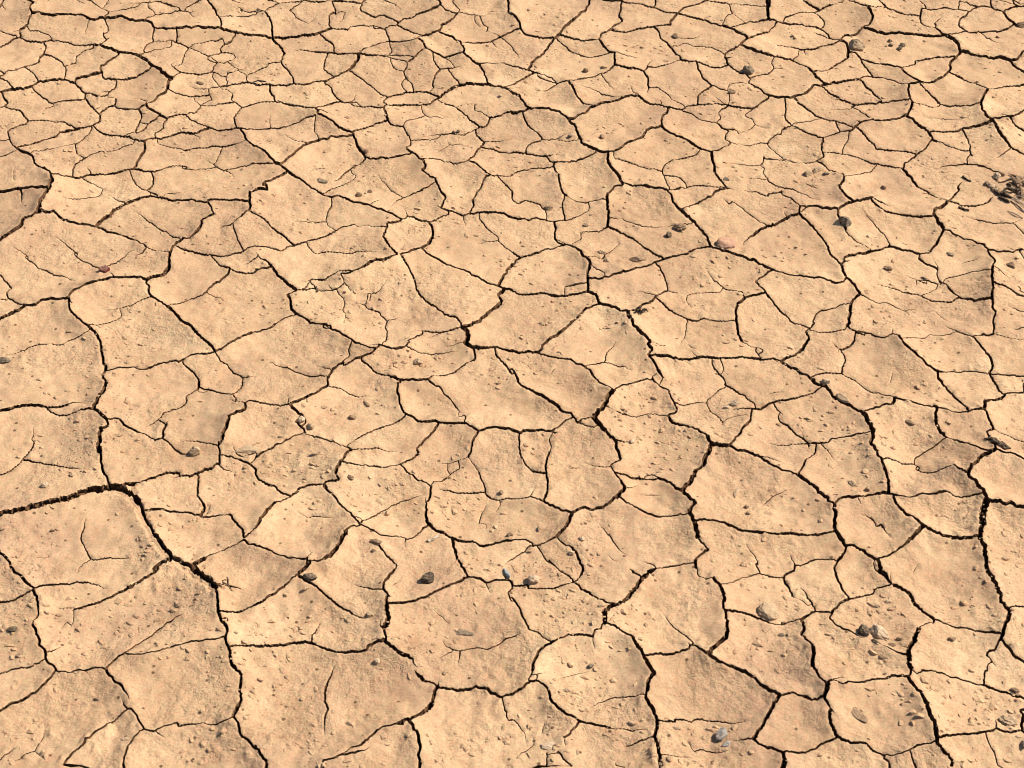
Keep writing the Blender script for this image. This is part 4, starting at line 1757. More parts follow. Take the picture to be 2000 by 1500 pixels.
# which triangles lie in a crack opening
cen0 = OV[T].mean(1)
H = 0.004
ci = np.floor((cen0 - (X0 - 1, Y0 - 1)) / H).astype(np.int64); NW = 4096
cid = ci[:, 0] * NW + ci[:, 1]
co = np.argsort(cid, kind='stable'); cs = cid[co]
keep = np.ones(len(T), bool)
VA = np.array([(p.x, p.y) for p in V])
FA = np.array(F); Q = VA[FA]
qlo = np.floor((Q.min(1) - (X0 - 1, Y0 - 1)) / H).astype(np.int64); qhi = np.floor((Q.max(1) - (X0 - 1, Y0 - 1)) / H).astype(np.int64)
starts = {}
uc, us = np.unique(cs, return_index=True); ue = np.append(us[1:], len(cs))
for u_, s_, e_ in zip(uc.tolist(), us.tolist(), ue.tolist()): starts[u_] = (s_, e_)
def in_tri(p, a, b, c):
    d1 = (b[0] - a[0]) * (p[:, 1] - a[1]) - (b[1] - a[1]) * (p[:, 0] - a[0])
    d2 = (c[0] - b[0]) * (p[:, 1] - b[1]) - (c[1] - b[1]) * (p[:, 0] - b[0])
    d3 = (a[0] - c[0]) * (p[:, 1] - c[1]) - (a[1] - c[1]) * (p[:, 0] - c[0])
    return ((d1 >= 0) & (d2 >= 0) & (d3 >= 0)) | ((d1 <= 0) & (d2 <= 0) & (d3 <= 0))
for q in range(len(FA)):
    lst = []
    for gi in range(qlo[q, 0], qhi[q, 0] + 1):
        for gj in range(qlo[q, 1], qhi[q, 1] + 1):
            r = starts.get(gi * NW + gj)
            if r: lst.append(co[r[0]:r[1]])
    if not lst: continue
    ids = np.concatenate(lst) if len(lst) > 1 else lst[0]
    p = cen0[ids]; a, b, c, d = Q[q]
    hit = in_tri(p, a, b, c) | in_tri(p, a, c, d)
    keep[ids[hit]] = False
print("classified", round(time.time() - _t, 1), "s")
keep &= np.abs(area) > 1e-12
T = T[keep]

# connected pieces
nT = len(T)
E2 = np.sort(np.vstack([T[:, [0, 1]], T[:, [1, 2]], T[:, [2, 0]]]), 1)
key = E2[:, 0].astype(np.int64) * (len(OV) + 1) + E2[:, 1]
own = np.tile(np.arange(nT), 3)
order = np.argsort(key, kind='stable'); ks = key[order]
same = np.nonzero(ks[1:] == ks[:-1])[0]
pa, pb = own[order[same]], own[order[same + 1]]
lab = np.arange(nT)
while True:                                            # label propagation with pointer jumping
    m = np.minimum(lab[pa], lab[pb]); old = lab.copy()
    np.minimum.at(lab, pa, m); np.minimum.at(lab, pb, m); np.minimum.at(lab, old, lab)
    lab = lab[lab]; lab = lab[lab]
    if (lab == old).all(): break
uniq, comp = np.unique(lab, return_inverse=True)
nC = len(uniq)
inv = np.unique(key, return_inverse=True)[1]; cnt = np.bincount(inv)
isb = cnt[inv] == 1                                    # directed boundary edges, stored below with their triangle
dirE = np.vstack([T[:, [0, 1]], T[:, [1, 2]], T[:, [2, 0]]])
bE, bT = dirE[isb], own[isb]

# ------------------------------------------------------------------ relief of the plates
rp = np.vstack(rimpts); rw = np.concatenate(rimw); rg_ = np.concatenate(rimg)
def kd_of(p):
    k = KDTree(len(p))
    for i, q in enumerate(p): k.insert((q[0], q[1], 0), i)
    k.balance(); return k
strong = rp[rw >= 3.4][::2]; kd_s = kd_of(strong)
weak = rp[::2]; kd_w = kd_of(weak)
ds = np.array([kd_s.find((x, y, 0))[2] for x, y in OV])
_q = [kd_w.find((x, y, 0)) for x, y in OV]
dw = np.array([q[2] for q in _q]); gapw = rg_[::2][np.array([q[1] for q in _q])]
x, y = OV[:, 0], OV[:, 1]
curlmod = np.clip(0.75 + 1.1 * noise2(x / 0.19, y / 0.19, 5), 0.05, 1.9)
Z = CURL * curlmod * np.exp(-ds / 0.029)                     # margins of the drying plates lift
Z += 0.0008 * np.exp(-dw / 0.008)
kd_v = kd_of(rp[rw >= 6.9])
dv_ = np.array([kd_v.find((a, b, 0))[2] for a, b in OV])
Z += 0.0085 * np.exp(-dv_ / 0.036)                           # strongest lift beside the widest gaps
# the widest crack, near left: a strip of its near lip has broken off and sits lower
lp = []
for Lg, Rg, w in strips:
    if w < 4.4: continue
    pl, pr = photo_xy(Lg), photo_xy(Rg)
    near = np.where((pl[:, 1] > pr[:, 1])[:, None], Lg, Rg); pn = photo_xy(near)
    okk = (pn[:, 0] < 440) & (pn[:, 1] > 955) & (pn[:, 1] < 1170) & ((pn[:, 0] - 235) * 0.95 + 968 - pn[:, 1] > -45) & (pn[:, 1] < 1020 + 1.1 * np.maximum(pn[:, 0] - 200, 0))
    lp.append(near[okk])
lp = np.vstack(lp); kd_l = kd_of(lp)
dl_ = np.array([kd_l.find((a, b, 0))[2] for a, b in OV])
onl = (dl_ <= dw + 0.0012) & (dl_ < 0.02)
Z -= np.where(onl, 0.0042 * (1 - np.clip((dl_ - 0.0052) / 0.0014, 0, 1)), 0)
Z += 0.0040 * fbm(x / 0.30, y / 0.30, 2, 1)
Z += 0.0018 * fbm(x / 0.055, y / 0.055, 3, 7)
Z += 0.0011 * fbm(x / 0.016, y / 0.016, 2, 21)
lump = np.clip(noise2(x / 0.011, y / 0.011, 33) - 0.30, 0, 1) * np.clip(0.5 + 1.4 * noise2(x / 0.12, y / 0.12, 41), 0, 1.4)
Z += 0.0046 * lump
Z -= 0.0016 * np.exp(-dw / 0.0015)                           # worn rim

# floor of the cracks + the land out to the horizon, one sheet stepping up round the detailed area
ZB = -DEPTH
r0 = [(X0 + .004, Y0 + .004), (X1 - .004, Y0 + .004), (X1 - .004, Y1 - .004), (X0 + .004, Y1 - .004)]
gv = [(px, py, ZB) for px, py in r0] + [(px, py, -0.004) for px, py in r0]
R = 900
gv += [(-R, -R, -0.004), (R, -R, -0.004), (R, R, -0.004), (-R, R, -0.004)]
gf = [(0, 1, 2, 3)] + [(k, k + 4, (k + 1) % 4 + 4, (k + 1) % 4) for k in range(4)] + [(k + 4, k + 8, (k + 1) % 4 + 8, (k + 1) % 4 + 4) for k in range(4)]
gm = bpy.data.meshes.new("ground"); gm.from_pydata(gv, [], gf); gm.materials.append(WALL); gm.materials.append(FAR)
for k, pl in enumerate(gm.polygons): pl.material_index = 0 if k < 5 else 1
ground = bpy.data.objects.new("ground", gm); col.objects.link(ground); ground["kind"] = "structure"

def mesh_from(verts, tris, mats, mat_idx, smooth):
    me = bpy.data.meshes.new("mud_plate")
    me.vertices.add(len(verts)); me.vertices.foreach_set("co", np.asarray(verts, np.float32).ravel())
    nt_ = len(tris)
    me.loops.add(nt_ * 3); me.loops.foreach_set("vertex_index", np.asarray(tris, np.int32).ravel())
    me.polygons.add(nt_); me.polygons.foreach_set("loop_start", np.arange(0, nt_ * 3, 3, dtype=np.int32))
    for m in mats: me.materials.append(m)
    me.polygons.foreach_set("material_index", np.asarray(mat_idx, np.int32))
    me.polygons.foreach_set("use_smooth", np.asarray(smooth, bool))
    me.update(calc_edges=True); me.validate()
    return me

# plate offsets: every piece sits a little higher, lower or tilted against its neighbours
a_t = 0.5 * np.abs((OV[T[:, 1], 0] - OV[T[:, 0], 0]) * (OV[T[:, 2], 1] - OV[T[:, 0], 1]) - (OV[T[:, 1], 1] - OV[T[:, 0], 1]) * (OV[T[:, 2], 0] - OV[T[:, 0], 0]))
cen = OV[T].mean(1)
c_area = np.bincount(comp, a_t, nC)
c_cx = np.bincount(comp, a_t * cen[:, 0], nC) / np.maximum(c_area, 1e-12)
c_cy = np.bincount(comp, a_t * cen[:, 1], nC) / np.maximum(c_area, 1e-12)
scl = np.clip(np.sqrt(c_area) / 0.1, 0.15, 1)
rad_c = np.sqrt(c_area / math.pi)
np.maximum.at(rad_c, comp, np.hypot(cen[:, 0] - c_cx[comp], cen[:, 1] - c_cy[comp]))
dz = np.clip(rng.normal(0, 0.0004, nC), -0.0007, 0.0007) * scl
tmax = 0.0006 / np.maximum(rad_c, 0.02)
tx, ty = rng.uniform(-1, 1, nC) * tmax, rng.uniform(-1, 1, nC) * tmax
# size of each piece in the photograph
ph = photo_xy(OV); inside = inside_photo(OV, 0)
ip = photo_xy(cen); iin = inside_photo(cen, 0)
pxa = 0.5 * np.abs((ph[T[:, 1], 0] - ph[T[:, 0], 0]) * (ph[T[:, 2], 1] - ph[T[:, 0], 1]) - (ph[T[:, 1], 1] - ph[T[:, 0], 1]) * (ph[T[:, 2], 0] - ph[T[:, 0], 0]))
c_px = np.bincount(comp, pxa * iin, nC)
print("plates", nC, "in view", (c_px > 30).sum())
rank = np.argsort(-c_px)
single = set(rank[:300][c_px[rank[:300]] > 60].tolist())

tord = np.argsort(comp, kind='stable'); tstart = np.searchsorted(comp[tord], np.arange(nC + 1))
bcomp = comp[bT]; bord = np.argsort(bcomp, kind='stable'); bstart = np.searchsorted(bcomp[bord], np.arange(nC + 1))
ROWS = [0.0, 0.0022, 0.006, 0.013, 0.026, DEPTH + 0.004]
def plate_geometry(c):
    t = T[tord[tstart[c]:tstart[c + 1]]]
    ids, loc = np.unique(t, return_inverse=True); loc = loc.reshape(-1, 3)
    zz = Z[ids] + dz[c] + tx[c] * (OV[ids, 0] - c_cx[c]) + ty[c] * (OV[ids, 1] - c_cy[c])
    verts = [np.column_stack([OV[ids], zz])]; tris = [loc]; mi = [np.zeros(len(loc), int)]; sm = [np.ones(len(loc), bool)]
    e = bE[bord[bstart[c]:bstart[c + 1]]]
    if len(e):
        le = np.searchsorted(ids, e)
        bv, bl = np.unique(le, return_inverse=True); bl = bl.reshape(-1, 2)
        p = OV[ids[bv]]
        d = OV[e[:, 1]] - OV[e[:, 0]]; n = np.stack([d[:, 1], -d[:, 0]], 1); n /= np.maximum(np.hypot(*n.T), 1e-9)[:, None]
        nv = np.zeros((len(bv), 2)); np.add.at(nv, bl[:, 0], n); np.add.at(nv, bl[:, 1], n)
        nv /= np.maximum(np.hypot(*nv.T), 1e-6)[:, None]
        base = len(ids); nb = len(bv)
        for r, dep in enumerate(ROWS):
            if r == 0: q = np.column_stack([p, zz[bv]])
            else:
                amt = 0.0040 * noise2(p[:, 0] / 0.006, p[:, 1] / 0.006, 50 + r * 4) + 0.0018 * noise2(p[:, 0] / 0.002, p[:, 1] / 0.002, 90 + r) - (0.0006 if r > 1 else 0)
                amt = np.clip(amt, -0.005, np.minimum(0.26 * gapw[ids[bv]], 0.0024) * min(1, r / 2))
                q = np.column_stack([p + nv * amt[:, None], (zz[bv] - dep) if r < len(ROWS) - 1 else np.full(nb, -dep)])
            verts.append(q)
        for r in range(len(ROWS) - 1):
            a = base + r * nb + bl[:, 0]; b = base + r * nb + bl[:, 1]
            c_ = a + nb; d_ = b + nb
            tris.append(np.stack([b, a, c_], 1)); tris.append(np.stack([b, c_, d_], 1))
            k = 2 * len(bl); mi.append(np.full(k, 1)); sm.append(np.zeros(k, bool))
    return np.vstack(verts), np.vstack(tris), np.concatenate(mi), np.concatenate(sm)

def link_plate(geo, name):
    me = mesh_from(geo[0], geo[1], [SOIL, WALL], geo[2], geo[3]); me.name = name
    o = bpy.data.objects.new(name, me); col.objects.link(o); o.parent = ground
    return o
rest = []
for c in range(nC):
    if c in single: link_plate(plate_geometry(c), "mud_plate")
    else: rest.append(c)
rv, rt, rm, rs, o = [], [], [], [], 0
for c in rest:
    g = plate_geometry(c)
    rv.append(g[0]); rt.append(g[1] + o); rm.append(g[2]); rs.append(g[3]); o += len(g[0])
ro = link_plate((np.vstack(rv), np.vstack(rt), np.concatenate(rm), np.concatenate(rs)), "small_mud_plates")
ro["kind"] = "stuff"

kd_top = kd_of(OV[np.unique(T)]); _tid = np.unique(T)
vcomp = np.zeros(len(OV), int); vcomp[T.ravel()] = np.repeat(comp, 3)
def height_at(x, y):
    i = _tid[kd_top.find((x, y, 0))[1]]; c = vcomp[i]
    return Z[i] + dz[c] + tx[c] * (OV[i, 0] - c_cx[c]) + ty[c] * (OV[i, 1] - c_cy[c])

# ------------------------------------------------------------------ stones, chips, sticks and crumbs lying on the mud
M = {
 'dark':  rock_material("dark_basalt", (0.022, 0.016, 0.011), (0.115, 0.086, 0.060), 260, 0.85, 0.12),
 'slate': rock_material("slate_grey", (0.065, 0.050, 0.036), (0.24, 0.185, 0.13), 240, 0.85, 0.12),
 'shiny': rock_material("glassy_grey", (0.05, 0.047, 0.045), (0.38, 0.35, 0.31), 190, 0.5, 0.4),
 'brown': rock_material("brown_stone", (0.12, 0.072, 0.042), (0.31, 0.20, 0.12), 240),
 'tan':   rock_material("tan_stone", (0.27, 0.175, 0.10), (0.50, 0.36, 0.22), 240),
 'pink':  rock_material("pink_stone", (0.33, 0.165, 0.10), (0.52, 0.30, 0.20), 160, 0.8),
 'pale':  rock_material("pale_limestone", (0.36, 0.25, 0.155), (0.58, 0.43, 0.29), 200),
 'red':   rock_material("dark_red_stone", (0.05, 0.010, 0.008), (0.22, 0.05, 0.035), 300, 0.5, 0.4),
 'blue':  rock_material("blue_grey_chip", (0.08, 0.10, 0.12), (0.34, 0.38, 0.40), 260, 0.7, 0.2),
  'bark':  rock_material("charred_bark", (0.012, 0.009, 0.007), (0.085, 0.060, 0.042), 300, 0.9, 0.1, 1.0),
 'straw': rock_material("bleached_straw", (0.30, 0.22, 0.14), (0.66, 0.55, 0.41), 300, 0.8),
 'twig':  rock_material("brown_twig", (0.06, 0.035, 0.02), (0.20, 0.125, 0.07), 300, 0.85),
}

def ico(sub):
    t = (1 + 5 ** 0.5) / 2
    v = [(-1, t, 0), (1, t, 0), (-1, -t, 0), (1, -t, 0), (0, -1, t), (0, 1, t), (0, -1, -t), (0, 1, -t), (t, 0, -1), (t, 0, 1), (-t, 0, -1), (-t, 0, 1)]
    v = [np.array(p) / np.linalg.norm(p) for p in v]
    f = [(0, 11, 5), (0, 5, 1), (0, 1, 7), (0, 7, 10), (0, 10, 11), (1, 5, 9), (5, 11, 4), (11, 10, 2), (10, 7, 6), (7, 1, 8), (3, 9, 4), (3, 4, 2), (3, 2, 6), (3, 6, 8), (3, 8, 9), (4, 9, 5), (2, 4, 11), (6, 2, 10), (8, 6, 7), (9, 8, 1)]
    for _ in range(sub):
        cache, nf = {}, []
        def midp(a, b):
            k = (min(a, b), max(a, b))
            if k not in cache:
                m = v[a] + v[b]; v.append(m / np.linalg.norm(m)); cache[k] = len(v) - 1
            return cache[k]
        for a, b, c in f:
            x, y, z = midp(a, b), midp(b, c), midp(c, a)
            nf += [(a, x, z), (b, y, x), (c, z, y), (x, y, z)]
        f = nf
    return np.array(v), np.array(f)
ICO = {k: ico(k) for k in (0, 1, 2, 3)}

def rock_shape(seed, sub=3, facet=7, rough=0.10):
    """unit boulder: a ball planed off by random facets, then roughened"""
    r = np.random.default_rng(seed)
    v, f = ICO[sub]; v = v.copy()
    for _ in range(facet):
        n = r.normal(size=3); n /= np.linalg.norm(n)
        h = r.uniform(0.50, 0.88)
        d = v @ n
        v = v - np.outer(np.clip(d - h, 0, None) * 0.93, n)
    k = 2.3
    w = noise2(v[:, 0] * k + seed, v[:, 1] * k + 3 * v[:, 2], 2) + 0.5 * noise2(v[:, 0] * 2.3 * k + v[:, 2] * 4, v[:, 1] * 2.3 * k + seed, 4)
    v = v * (1 + rough * w)[:, None]
    lo, hi = v.min(0), v.max(0)
    return (v - (lo + hi) / 2) / ((hi - lo) / 2), f

def axes_at(px, py, w, h, ang):
    """half axes on the ground (metres) of a thing that measures w x h photo pixels, long axis turned by ang degrees"""
    a = math.radians(ang)
    o = ground_xy((px, py))
    u = ground_xy((px + math.cos(a) * w / 2, py - math.sin(a) * w / 2)) - o
    v = ground_xy((px + math.sin(a) * h / 2, py + math.cos(a) * h / 2)) - o
    lu, lv = np.hypot(*u), np.hypot(*v)
    return o, math.atan2(u[1], u[0]), lu, lv

def put(o, label, cat, group=None):
    o["label"] = label; o["category"] = cat
    if group: o["group"] = group

def stone(name, px, py, w, h, ang, mat, label, cat="stone", tall=0.6, sink=0.3, seed=None, facet=7, rough=0.10, smooth=False):
    seed = seed if seed is not None else int(px * 7 + py * 13)
    o, rz, lu, lv = axes_at(px, py, w, h, ang)
    lv *= 0.86
    hz = tall * min(lu, lv)
    v, f = rock_shape(seed, 3, facet, rough)
    v = v * (lu, lv, hz)
    sink = min(sink + 0.08, 0.45)
    me = bpy.data.meshes.new(name)
    me.from_pydata(v.tolist(), [], f.tolist()); me.materials.append(M[mat])
    if smooth: me.polygons.foreach_set("use_smooth", np.ones(len(f), bool))
    ob = bpy.data.objects.new(name, me); col.objects.link(ob)
    ob.location = (o[0], o[1], height_at(*o) + hz * (1 - 2 * sink)); ob.rotation_euler = (0, 0, rz)
    put(ob, label, cat)
    return ob

STONES = [
 # name px py w h ang mat label tall sink
 ("stone", 1461, 143, 24, 13, -8, 'slate', "dark grey angular stone at the crack near the top right", .9, .2),
 ("stone", 1651, 446, 21, 17, 10, 'slate', "rough charcoal grey stone blocking a crack above the large right-hand plates", .9, .2),
 ("pebble", 1418, 485, 40, 26, -10, 'pink', "flat rounded pink pebble beside the crack", .45, .3),
 ("clod", 1327, 449, 27, 13, -12, 'brown', "crumbly dark brown clod left of the pink pebble", .8, .25),
 ("pebble", 1306, 463, 13, 10, 10, 'dark', "small black pebble touching the crumbly brown clod", .9, .2),
 ("stone", 1246, 511, 33, 11, 3, 'brown', "wedge-shaped grey-brown stone with a pointed right end", .8, .25),
 ("stone", 837, 1141, 30, 21, 18, 'dark', "black rough stone lying alone mid plate, lower centre", .95, .2),
 ("stone", 606, 1150, 30, 16, -18, 'dark', "black stone wedged in the crack at lower left", .9, .3),
 ("stone", 905, 1239, 42, 15, -4, 'slate', "flat grey slab half buried in the mud, lower centre", .3, .3),
 ("stone_chip", 990, 1124, 24, 10, -48, 'blue', "small bluish grey chip standing by the crack", .9, .15),
 ("stone", 1684, 1247, 28, 22, -42, 'dark', "rough black stone leaning on a tan stone by the crack", .9, .25),
 ("stone", 1716, 1248, 42, 28, -50, 'pale', "large tan stone behind the rough black stone", .75, .25),
 ("stone", 1710, 1269, 26, 7, -38, 'bark', "narrow dark red-brown stone under the large tan stone", .9, .25),
 ("stone", 1739, 1273, 17, 10, 10, 'brown', "small brown stone at the crack, right of the black and tan stones", .7, .25),
 ("stone_chip", 1724, 1294, 19, 9, -18, 'brown', "flat brown chip below the crack under the tan stone", .35, .2),
 ("clod", 1755, 1261, 17, 8, -15, 'brown', "dark elongated clod right of the large tan stone", .8, .25),
 ("stone", 1408, 1442, 27, 25, 60, 'shiny', "shiny silver grey angular stone near the bottom edge", .9, .2),
 ("stone", 1417, 1461, 20, 13, 20, 'shiny', "smaller dull grey stone just below the silver grey stone", .9, .25),
 ("stone", 1501, 1205, 42, 40, -40, 'tan', "large pale pinkish rock half buried beside the crack, lower right", .5, .28),
 ("stone", 1672, 1404, 52, 20, -42, 'brown', "long brown flat stone sunk in the plate at lower right", .32, .25),
 ("clod", 1967, 1420, 38, 30, 0, 'tan', "rounded brown clod near the bottom right corner", .5, .3),
 ("stone", 1855, 498, 19, 8, -12, 'slate', "small flat grey stone on the right-hand plate", .5, .2),
 ("stone_chip", 1735, 524, 18, 8, -15, 'brown', "dark brown chip below the charcoal stone, right side", .7, .2),
 ("stone_chip", 1805, 542, 14, 4, -20, 'slate', "thin blue-grey sliver beside a branching crack", .7, .1),
 ("clod", 1973, 524, 22, 10, -25, 'brown', "dark brown clod near the right edge below the dead wood", .7, .25),
 ("stone", 205, 537, 19, 12, -8, 'red', "dark red pebble at a crack junction near the left edge", .8, .15),
 ("stone", 11, 707, 22, 13, -10, 'slate', "grey stone cut by the left edge of the picture", .7, .25),
 ("stone_chip", 629, 356, 23, 9, -14, 'slate', "slate grey chip on an upper left plate", .4, .15),
 ("pebble", 701, 386, 14, 9, 10, 'brown', "dark brown pebble below the slate grey chip", .9, .25),
 ("pebble", 722, 379, 10, 6, 10, 'brown', "tiny dark brown pebble right of the other brown pebble", .9, .25),
 ("pebble", 688, 817, 15, 8, -5, 'brown', "dark brown pebble in the middle of a left-centre plate", .9, .25),
 ("stone_chip", 716, 792, 17, 7, -40, 'brown', "dark slanting chip above the brown pebble, left centre", .7, .2),
 ("pebble", 25, 1235, 18, 12, -8, 'dark', "black pebble near the left edge, lower part", .7, .2),
 ("pebble", 349, 1188, 16, 9, 0, 'brown', "flat dark brown pebble right of a long thin crack, lower left", .5, .25),
 ("pebble", 383, 891, 21, 16, -5, 'tan', "rounded tan pebble with a dark crescent shadow, left side", 1.1, .25),
 ("stone", 484, 884, 52, 19, 0, 'tan', "broad flat tan stone pressed into the mud, left centre", .3, .25),
 ("clod", 90, 956, 16, 11, 0, 'pale', "pale clod near the left edge above the widest crack", .8, .25),
 ("pebble", 590, 832, 15, 12, 0, 'pale', "pale round pebble sitting in the crack, left centre", 1.0, .25),
 ("pebble", 608, 840, 15, 11, 0, 'tan', "round tan pebble right of the pale one in the crack", 1.0, .25),
 ("stone", 1435, 795, 20, 10, -8, 'pale', "pale lumpy stone right of centre above a branching crack", .9, .25),
 ("pebble", 1418, 803, 13, 7, 0, 'pale', "small pale pebble left of the pale lumpy stone", .7, .25),
 ("pebble", 1234, 868, 9, 8, 0, 'pale', "tiny pale pebble on a plate right of the picture's centre", .9, .2),
 ("pebble", 979, 966, 9, 9, 0, 'brown', "small round dark pebble beside a fine crack, centre", 1.0, .25),
 ("pebble", 996, 1052, 14, 10, 15, 'brown', "dark brown pebble just above a crack, lower centre", 1.0, .25),
 ("stone", 1042, 1137, 24, 21, 0, 'pale', "cream rounded rock on the crack at bottom centre", .9, .3),
 ("stone", 1646, 791, 32, 15, -30, 'tan', "long tan stone along the right side of the curved crack", .6, .3),
 ("pebble", 1611, 755, 16, 10, 0, 'pale', "pale round pebble at the top of the curved crack", .8, .3),
 ("stone_chip", 1776, 833, 20, 9, -25, 'brown', "brown slanting chip on the plate right of the curved crack", .7, .2),
 ("pebble", 1692, 971, 12, 8, 0, 'brown', "round dark pebble above a crack junction, right side", 1.0, .25),
 ("clod", 1665, 955, 24, 11, -35, 'tan', "rough tan clod left of the round dark pebble, right side", .6, .3),
 ("stone", 1437, 966, 12, 26, -8, 'tan', "upright-looking tan slab sunk in the big right-centre plate", .5, .3),
 ("pebble", 1457, 997, 11, 8, 0, 'brown', "brown pebble below the sunken tan slab", 1.0, .25),
 ("pebble", 1460, 1011, 9, 6, 0, 'brown', "smaller brown pebble directly below the other brown pebble", .9, .25),
 ("pebble", 1053, 1041, 7, 11, -10, 'brown', "thin upright brown pebble left of a crumbly crack, centre", .9, .25),
 ("clod", 1137, 1062, 13, 10, 0, 'pale', "pale clod in the middle of the plate right of centre", .9, .25),
 ("clod", 1116, 1086, 13, 9, 0, 'pale', "pale clod touching the curved crack, lower centre", .9, .25),
 ("stone", 817, 713, 20, 10, 0, 'tan', "tan stone with a dark underside, just left of centre", .9, .25),
 ("pebble", 1154, 1309, 13, 9, 0, 'slate', "grey-brown pebble on the rounded plate at bottom centre", .8, .25),
 ("pebble", 1106, 1360, 17, 9, -10, 'tan', "tan pebble with a thin shadow, bottom centre", .6, .3),
 ("pebble", 1525, 1248, 14, 8, -10, 'slate', "small grey pebble below the large pale rock", .6, .2),
 ("pebble", 1537, 1250, 8, 5, -10, 'dark', "tiny dark pebble right of the small grey pebble", .6, .2),
 ("clod", 1706, 1187, 28, 9, -12, 'tan', "long tan clod with a dark lower edge, right side", .7, .3),
 ("pebble", 1733, 1180, 10, 7, 0, 'pale', "pale pebble right of the long tan clod", .9, .25),
 ("pebble", 1858, 1255, 17, 10, 10, 'brown', "brown lumpy pebble right of the zigzag crack, lower right", .8, .25),
 ("clod", 1980, 1356, 22, 11, -15, 'brown', "dark clod by the crack near the lower right edge", .8, .25),
 ("stone", 1996, 1464, 10, 18, 0, 'dark', "black stone cut by the right edge at the bottom", .9, .25),
 ("stone", 1673, 92, 30, 17, -25, 'tan', "tan rock in a crack junction near the top right", .9, .3),
 ("pebble", 1738, 81, 10, 6, 0, 'brown', "topmost of four small pebbles on a top right plate", .8, .2),
 ("pebble", 1740, 88, 9, 5, 0, 'dark', "dark pebble just under the topmost of the four", .8, .2),
 ("pebble", 1763, 89, 10, 6, 10, 'slate', "grey pebble, rightmost of the four on a top right plate", .8, .2),
 ("pebble", 1757, 95, 12, 6, 30, 'dark', "black pebble, lowest of the four on a top right plate", .8, .2),
 ("stone", 1578, 343, 17, 13, 0, 'tan', "rounded tan stone with broken bits beside it, upper right", .8, .3),
 ("clod", 1598, 337, 24, 10, 25, 'tan', "broken tan clod right of the rounded tan stone", .7, .3),
 ("pebble", 1613, 347, 12, 6, 0, 'slate', "small grey pebble right of the broken tan clod", .7, .2),
 ("pebble", 1418, 355, 14, 7, 0, 'slate', "flat grey pebble by a crack end, upper right of centre", .6, .2),
 ("pebble", 1429, 182, 15, 6, 5, 'brown', "brown-grey oval pebble below the dark angular stone", .7, .2),
 ("pebble", 1319, 73, 11, 8, 0, 'brown', "dark brown pebble near the top, right of centre", .9, .2),
 ("clod", 1144, 141, 10, 7, -20, 'brown', "dark crumb on an upper centre plate", .9, .2),
 ("pebble", 1176, 276, 11, 7, 0, 'brown', "dark brown pebble on the upper centre plate of fine scratches", .9, .2),
 ("pebble", 1113, 276, 10, 5, 0, 'slate', "small grey pebble by the wide crack, upper centre", .7, .2),
 ("pebble", 1726, 367, 10, 8, 0, 'brown', "round brown pebble on a plain upper right plate", .7, .2),
 ("pebble", 1947, 78, 8, 5, 0, 'red', "reddish pebble near the top right corner", .8, .2),
 ("stone", 1995, 57, 22, 10, 0, 'brown', "dark brown stone in the crack at the top right edge", .9, .25),
 ("pebble", 886, 260, 7, 6, 0, 'dark', "left one of two black pebbles beside a crack, upper centre", .9, .2),
 ("pebble", 895, 258, 7, 6, 0, 'dark', "right one of two black pebbles beside a crack, upper centre", .9, .2),
 ("clod", 391, 164, 17, 6, -10, 'brown', "flat dark clod on a small upper left plate", .6, .2),
 ("clod", 715, 298, 11, 8, 0, 'brown', "dark clod at the bend of a crack, upper left of centre", .9, .2),
 ("clod", 735, 1076, 26, 11, -10, 'brown', "dark crumbly clod at the end of a curved crack, lower left of centre", .8, .25),
 ("clod", 731, 1090, 10, 6, 0, 'brown', "small dark clod under the dark crumbly clod", .9, .25),
 ("clod", 599, 1168, 15, 6, 15, 'tan', "tan crumb below the black stone in the crack", .8, .25),
 ("clod", 723, 1216, 17, 12, -20, 'tan', "tan clod at the end of a thin crack, bottom left of centre", .9, .25),
 ("clod", 680, 1222, 16, 7, -35, 'tan', "tan clod with a curved shadow left of the one at the crack's end", .7, .3),
 ("clod", 737, 1302, 12, 12, 0, 'pale', "pale clod near the crack bend, bottom left of centre", .9, .25),
 ("pebble", 868, 1322, 7, 10, 0, 'brown', "small brown pebble on the large plate, bottom centre", .8, .25),
 ("clod", 1322, 1431, 18, 8, -5, 'tan', "low tan clod below a thin crack, bottom right of centre", .7, .3),
 ("clod", 1075, 1463, 36, 22, 0, 'pale', "pale sandy mound between small cracks at the bottom centre", .25, .3),
 ("clod", 232, 860, 20, 8, 0, 'tan', "low tan clod on a left-hand plate right of the ragged crack", .6, .3),
 ("clod", 142, 935, 12, 9, 0, 'tan', "tan clod above the widest crack, left side", .7, .3),
 ("pebble", 104, 1041, 10, 6, 0, 'brown', "brown pebble on the grey-shaded plate at left", .9, .2),
 ("pebble", 188, 1368, 10, 6, -25, 'dark', "small dark pebble on a bottom left plate", .8, .2),
 ("clod", 248, 1450, 20, 10, 0, 'tan', "low tan clod near the bottom left, inside the fork of two cracks", .4, .3),
 ("pebble", 38, 1285, 12, 9, 0, 'brown', "soft brown pebble by the crack near the left edge", .6, .3),
 ("clod", 685, 945, 15, 10, -35, 'brown', "brown clod on the shaded plate below a small crack, left of centre", .8, .25),
 ("clod", 1071, 406, 18, 10, -10, 'brown', "brown clod between fine cracks, upper centre", .7, .3),
 ("clod", 1186, 514, 12, 10, -20, 'tan', "tan clod in the debris patch left of the wedge stone", .9, .25),
 ("clod", 1175, 497, 18, 8, -10, 'tan', "long tan clod above the other in the debris patch", .7, .25),
 ("clod", 1145, 439, 12, 7, -10, 'tan', "tan clod right of a short curved crack, upper centre", .8, .25),
]
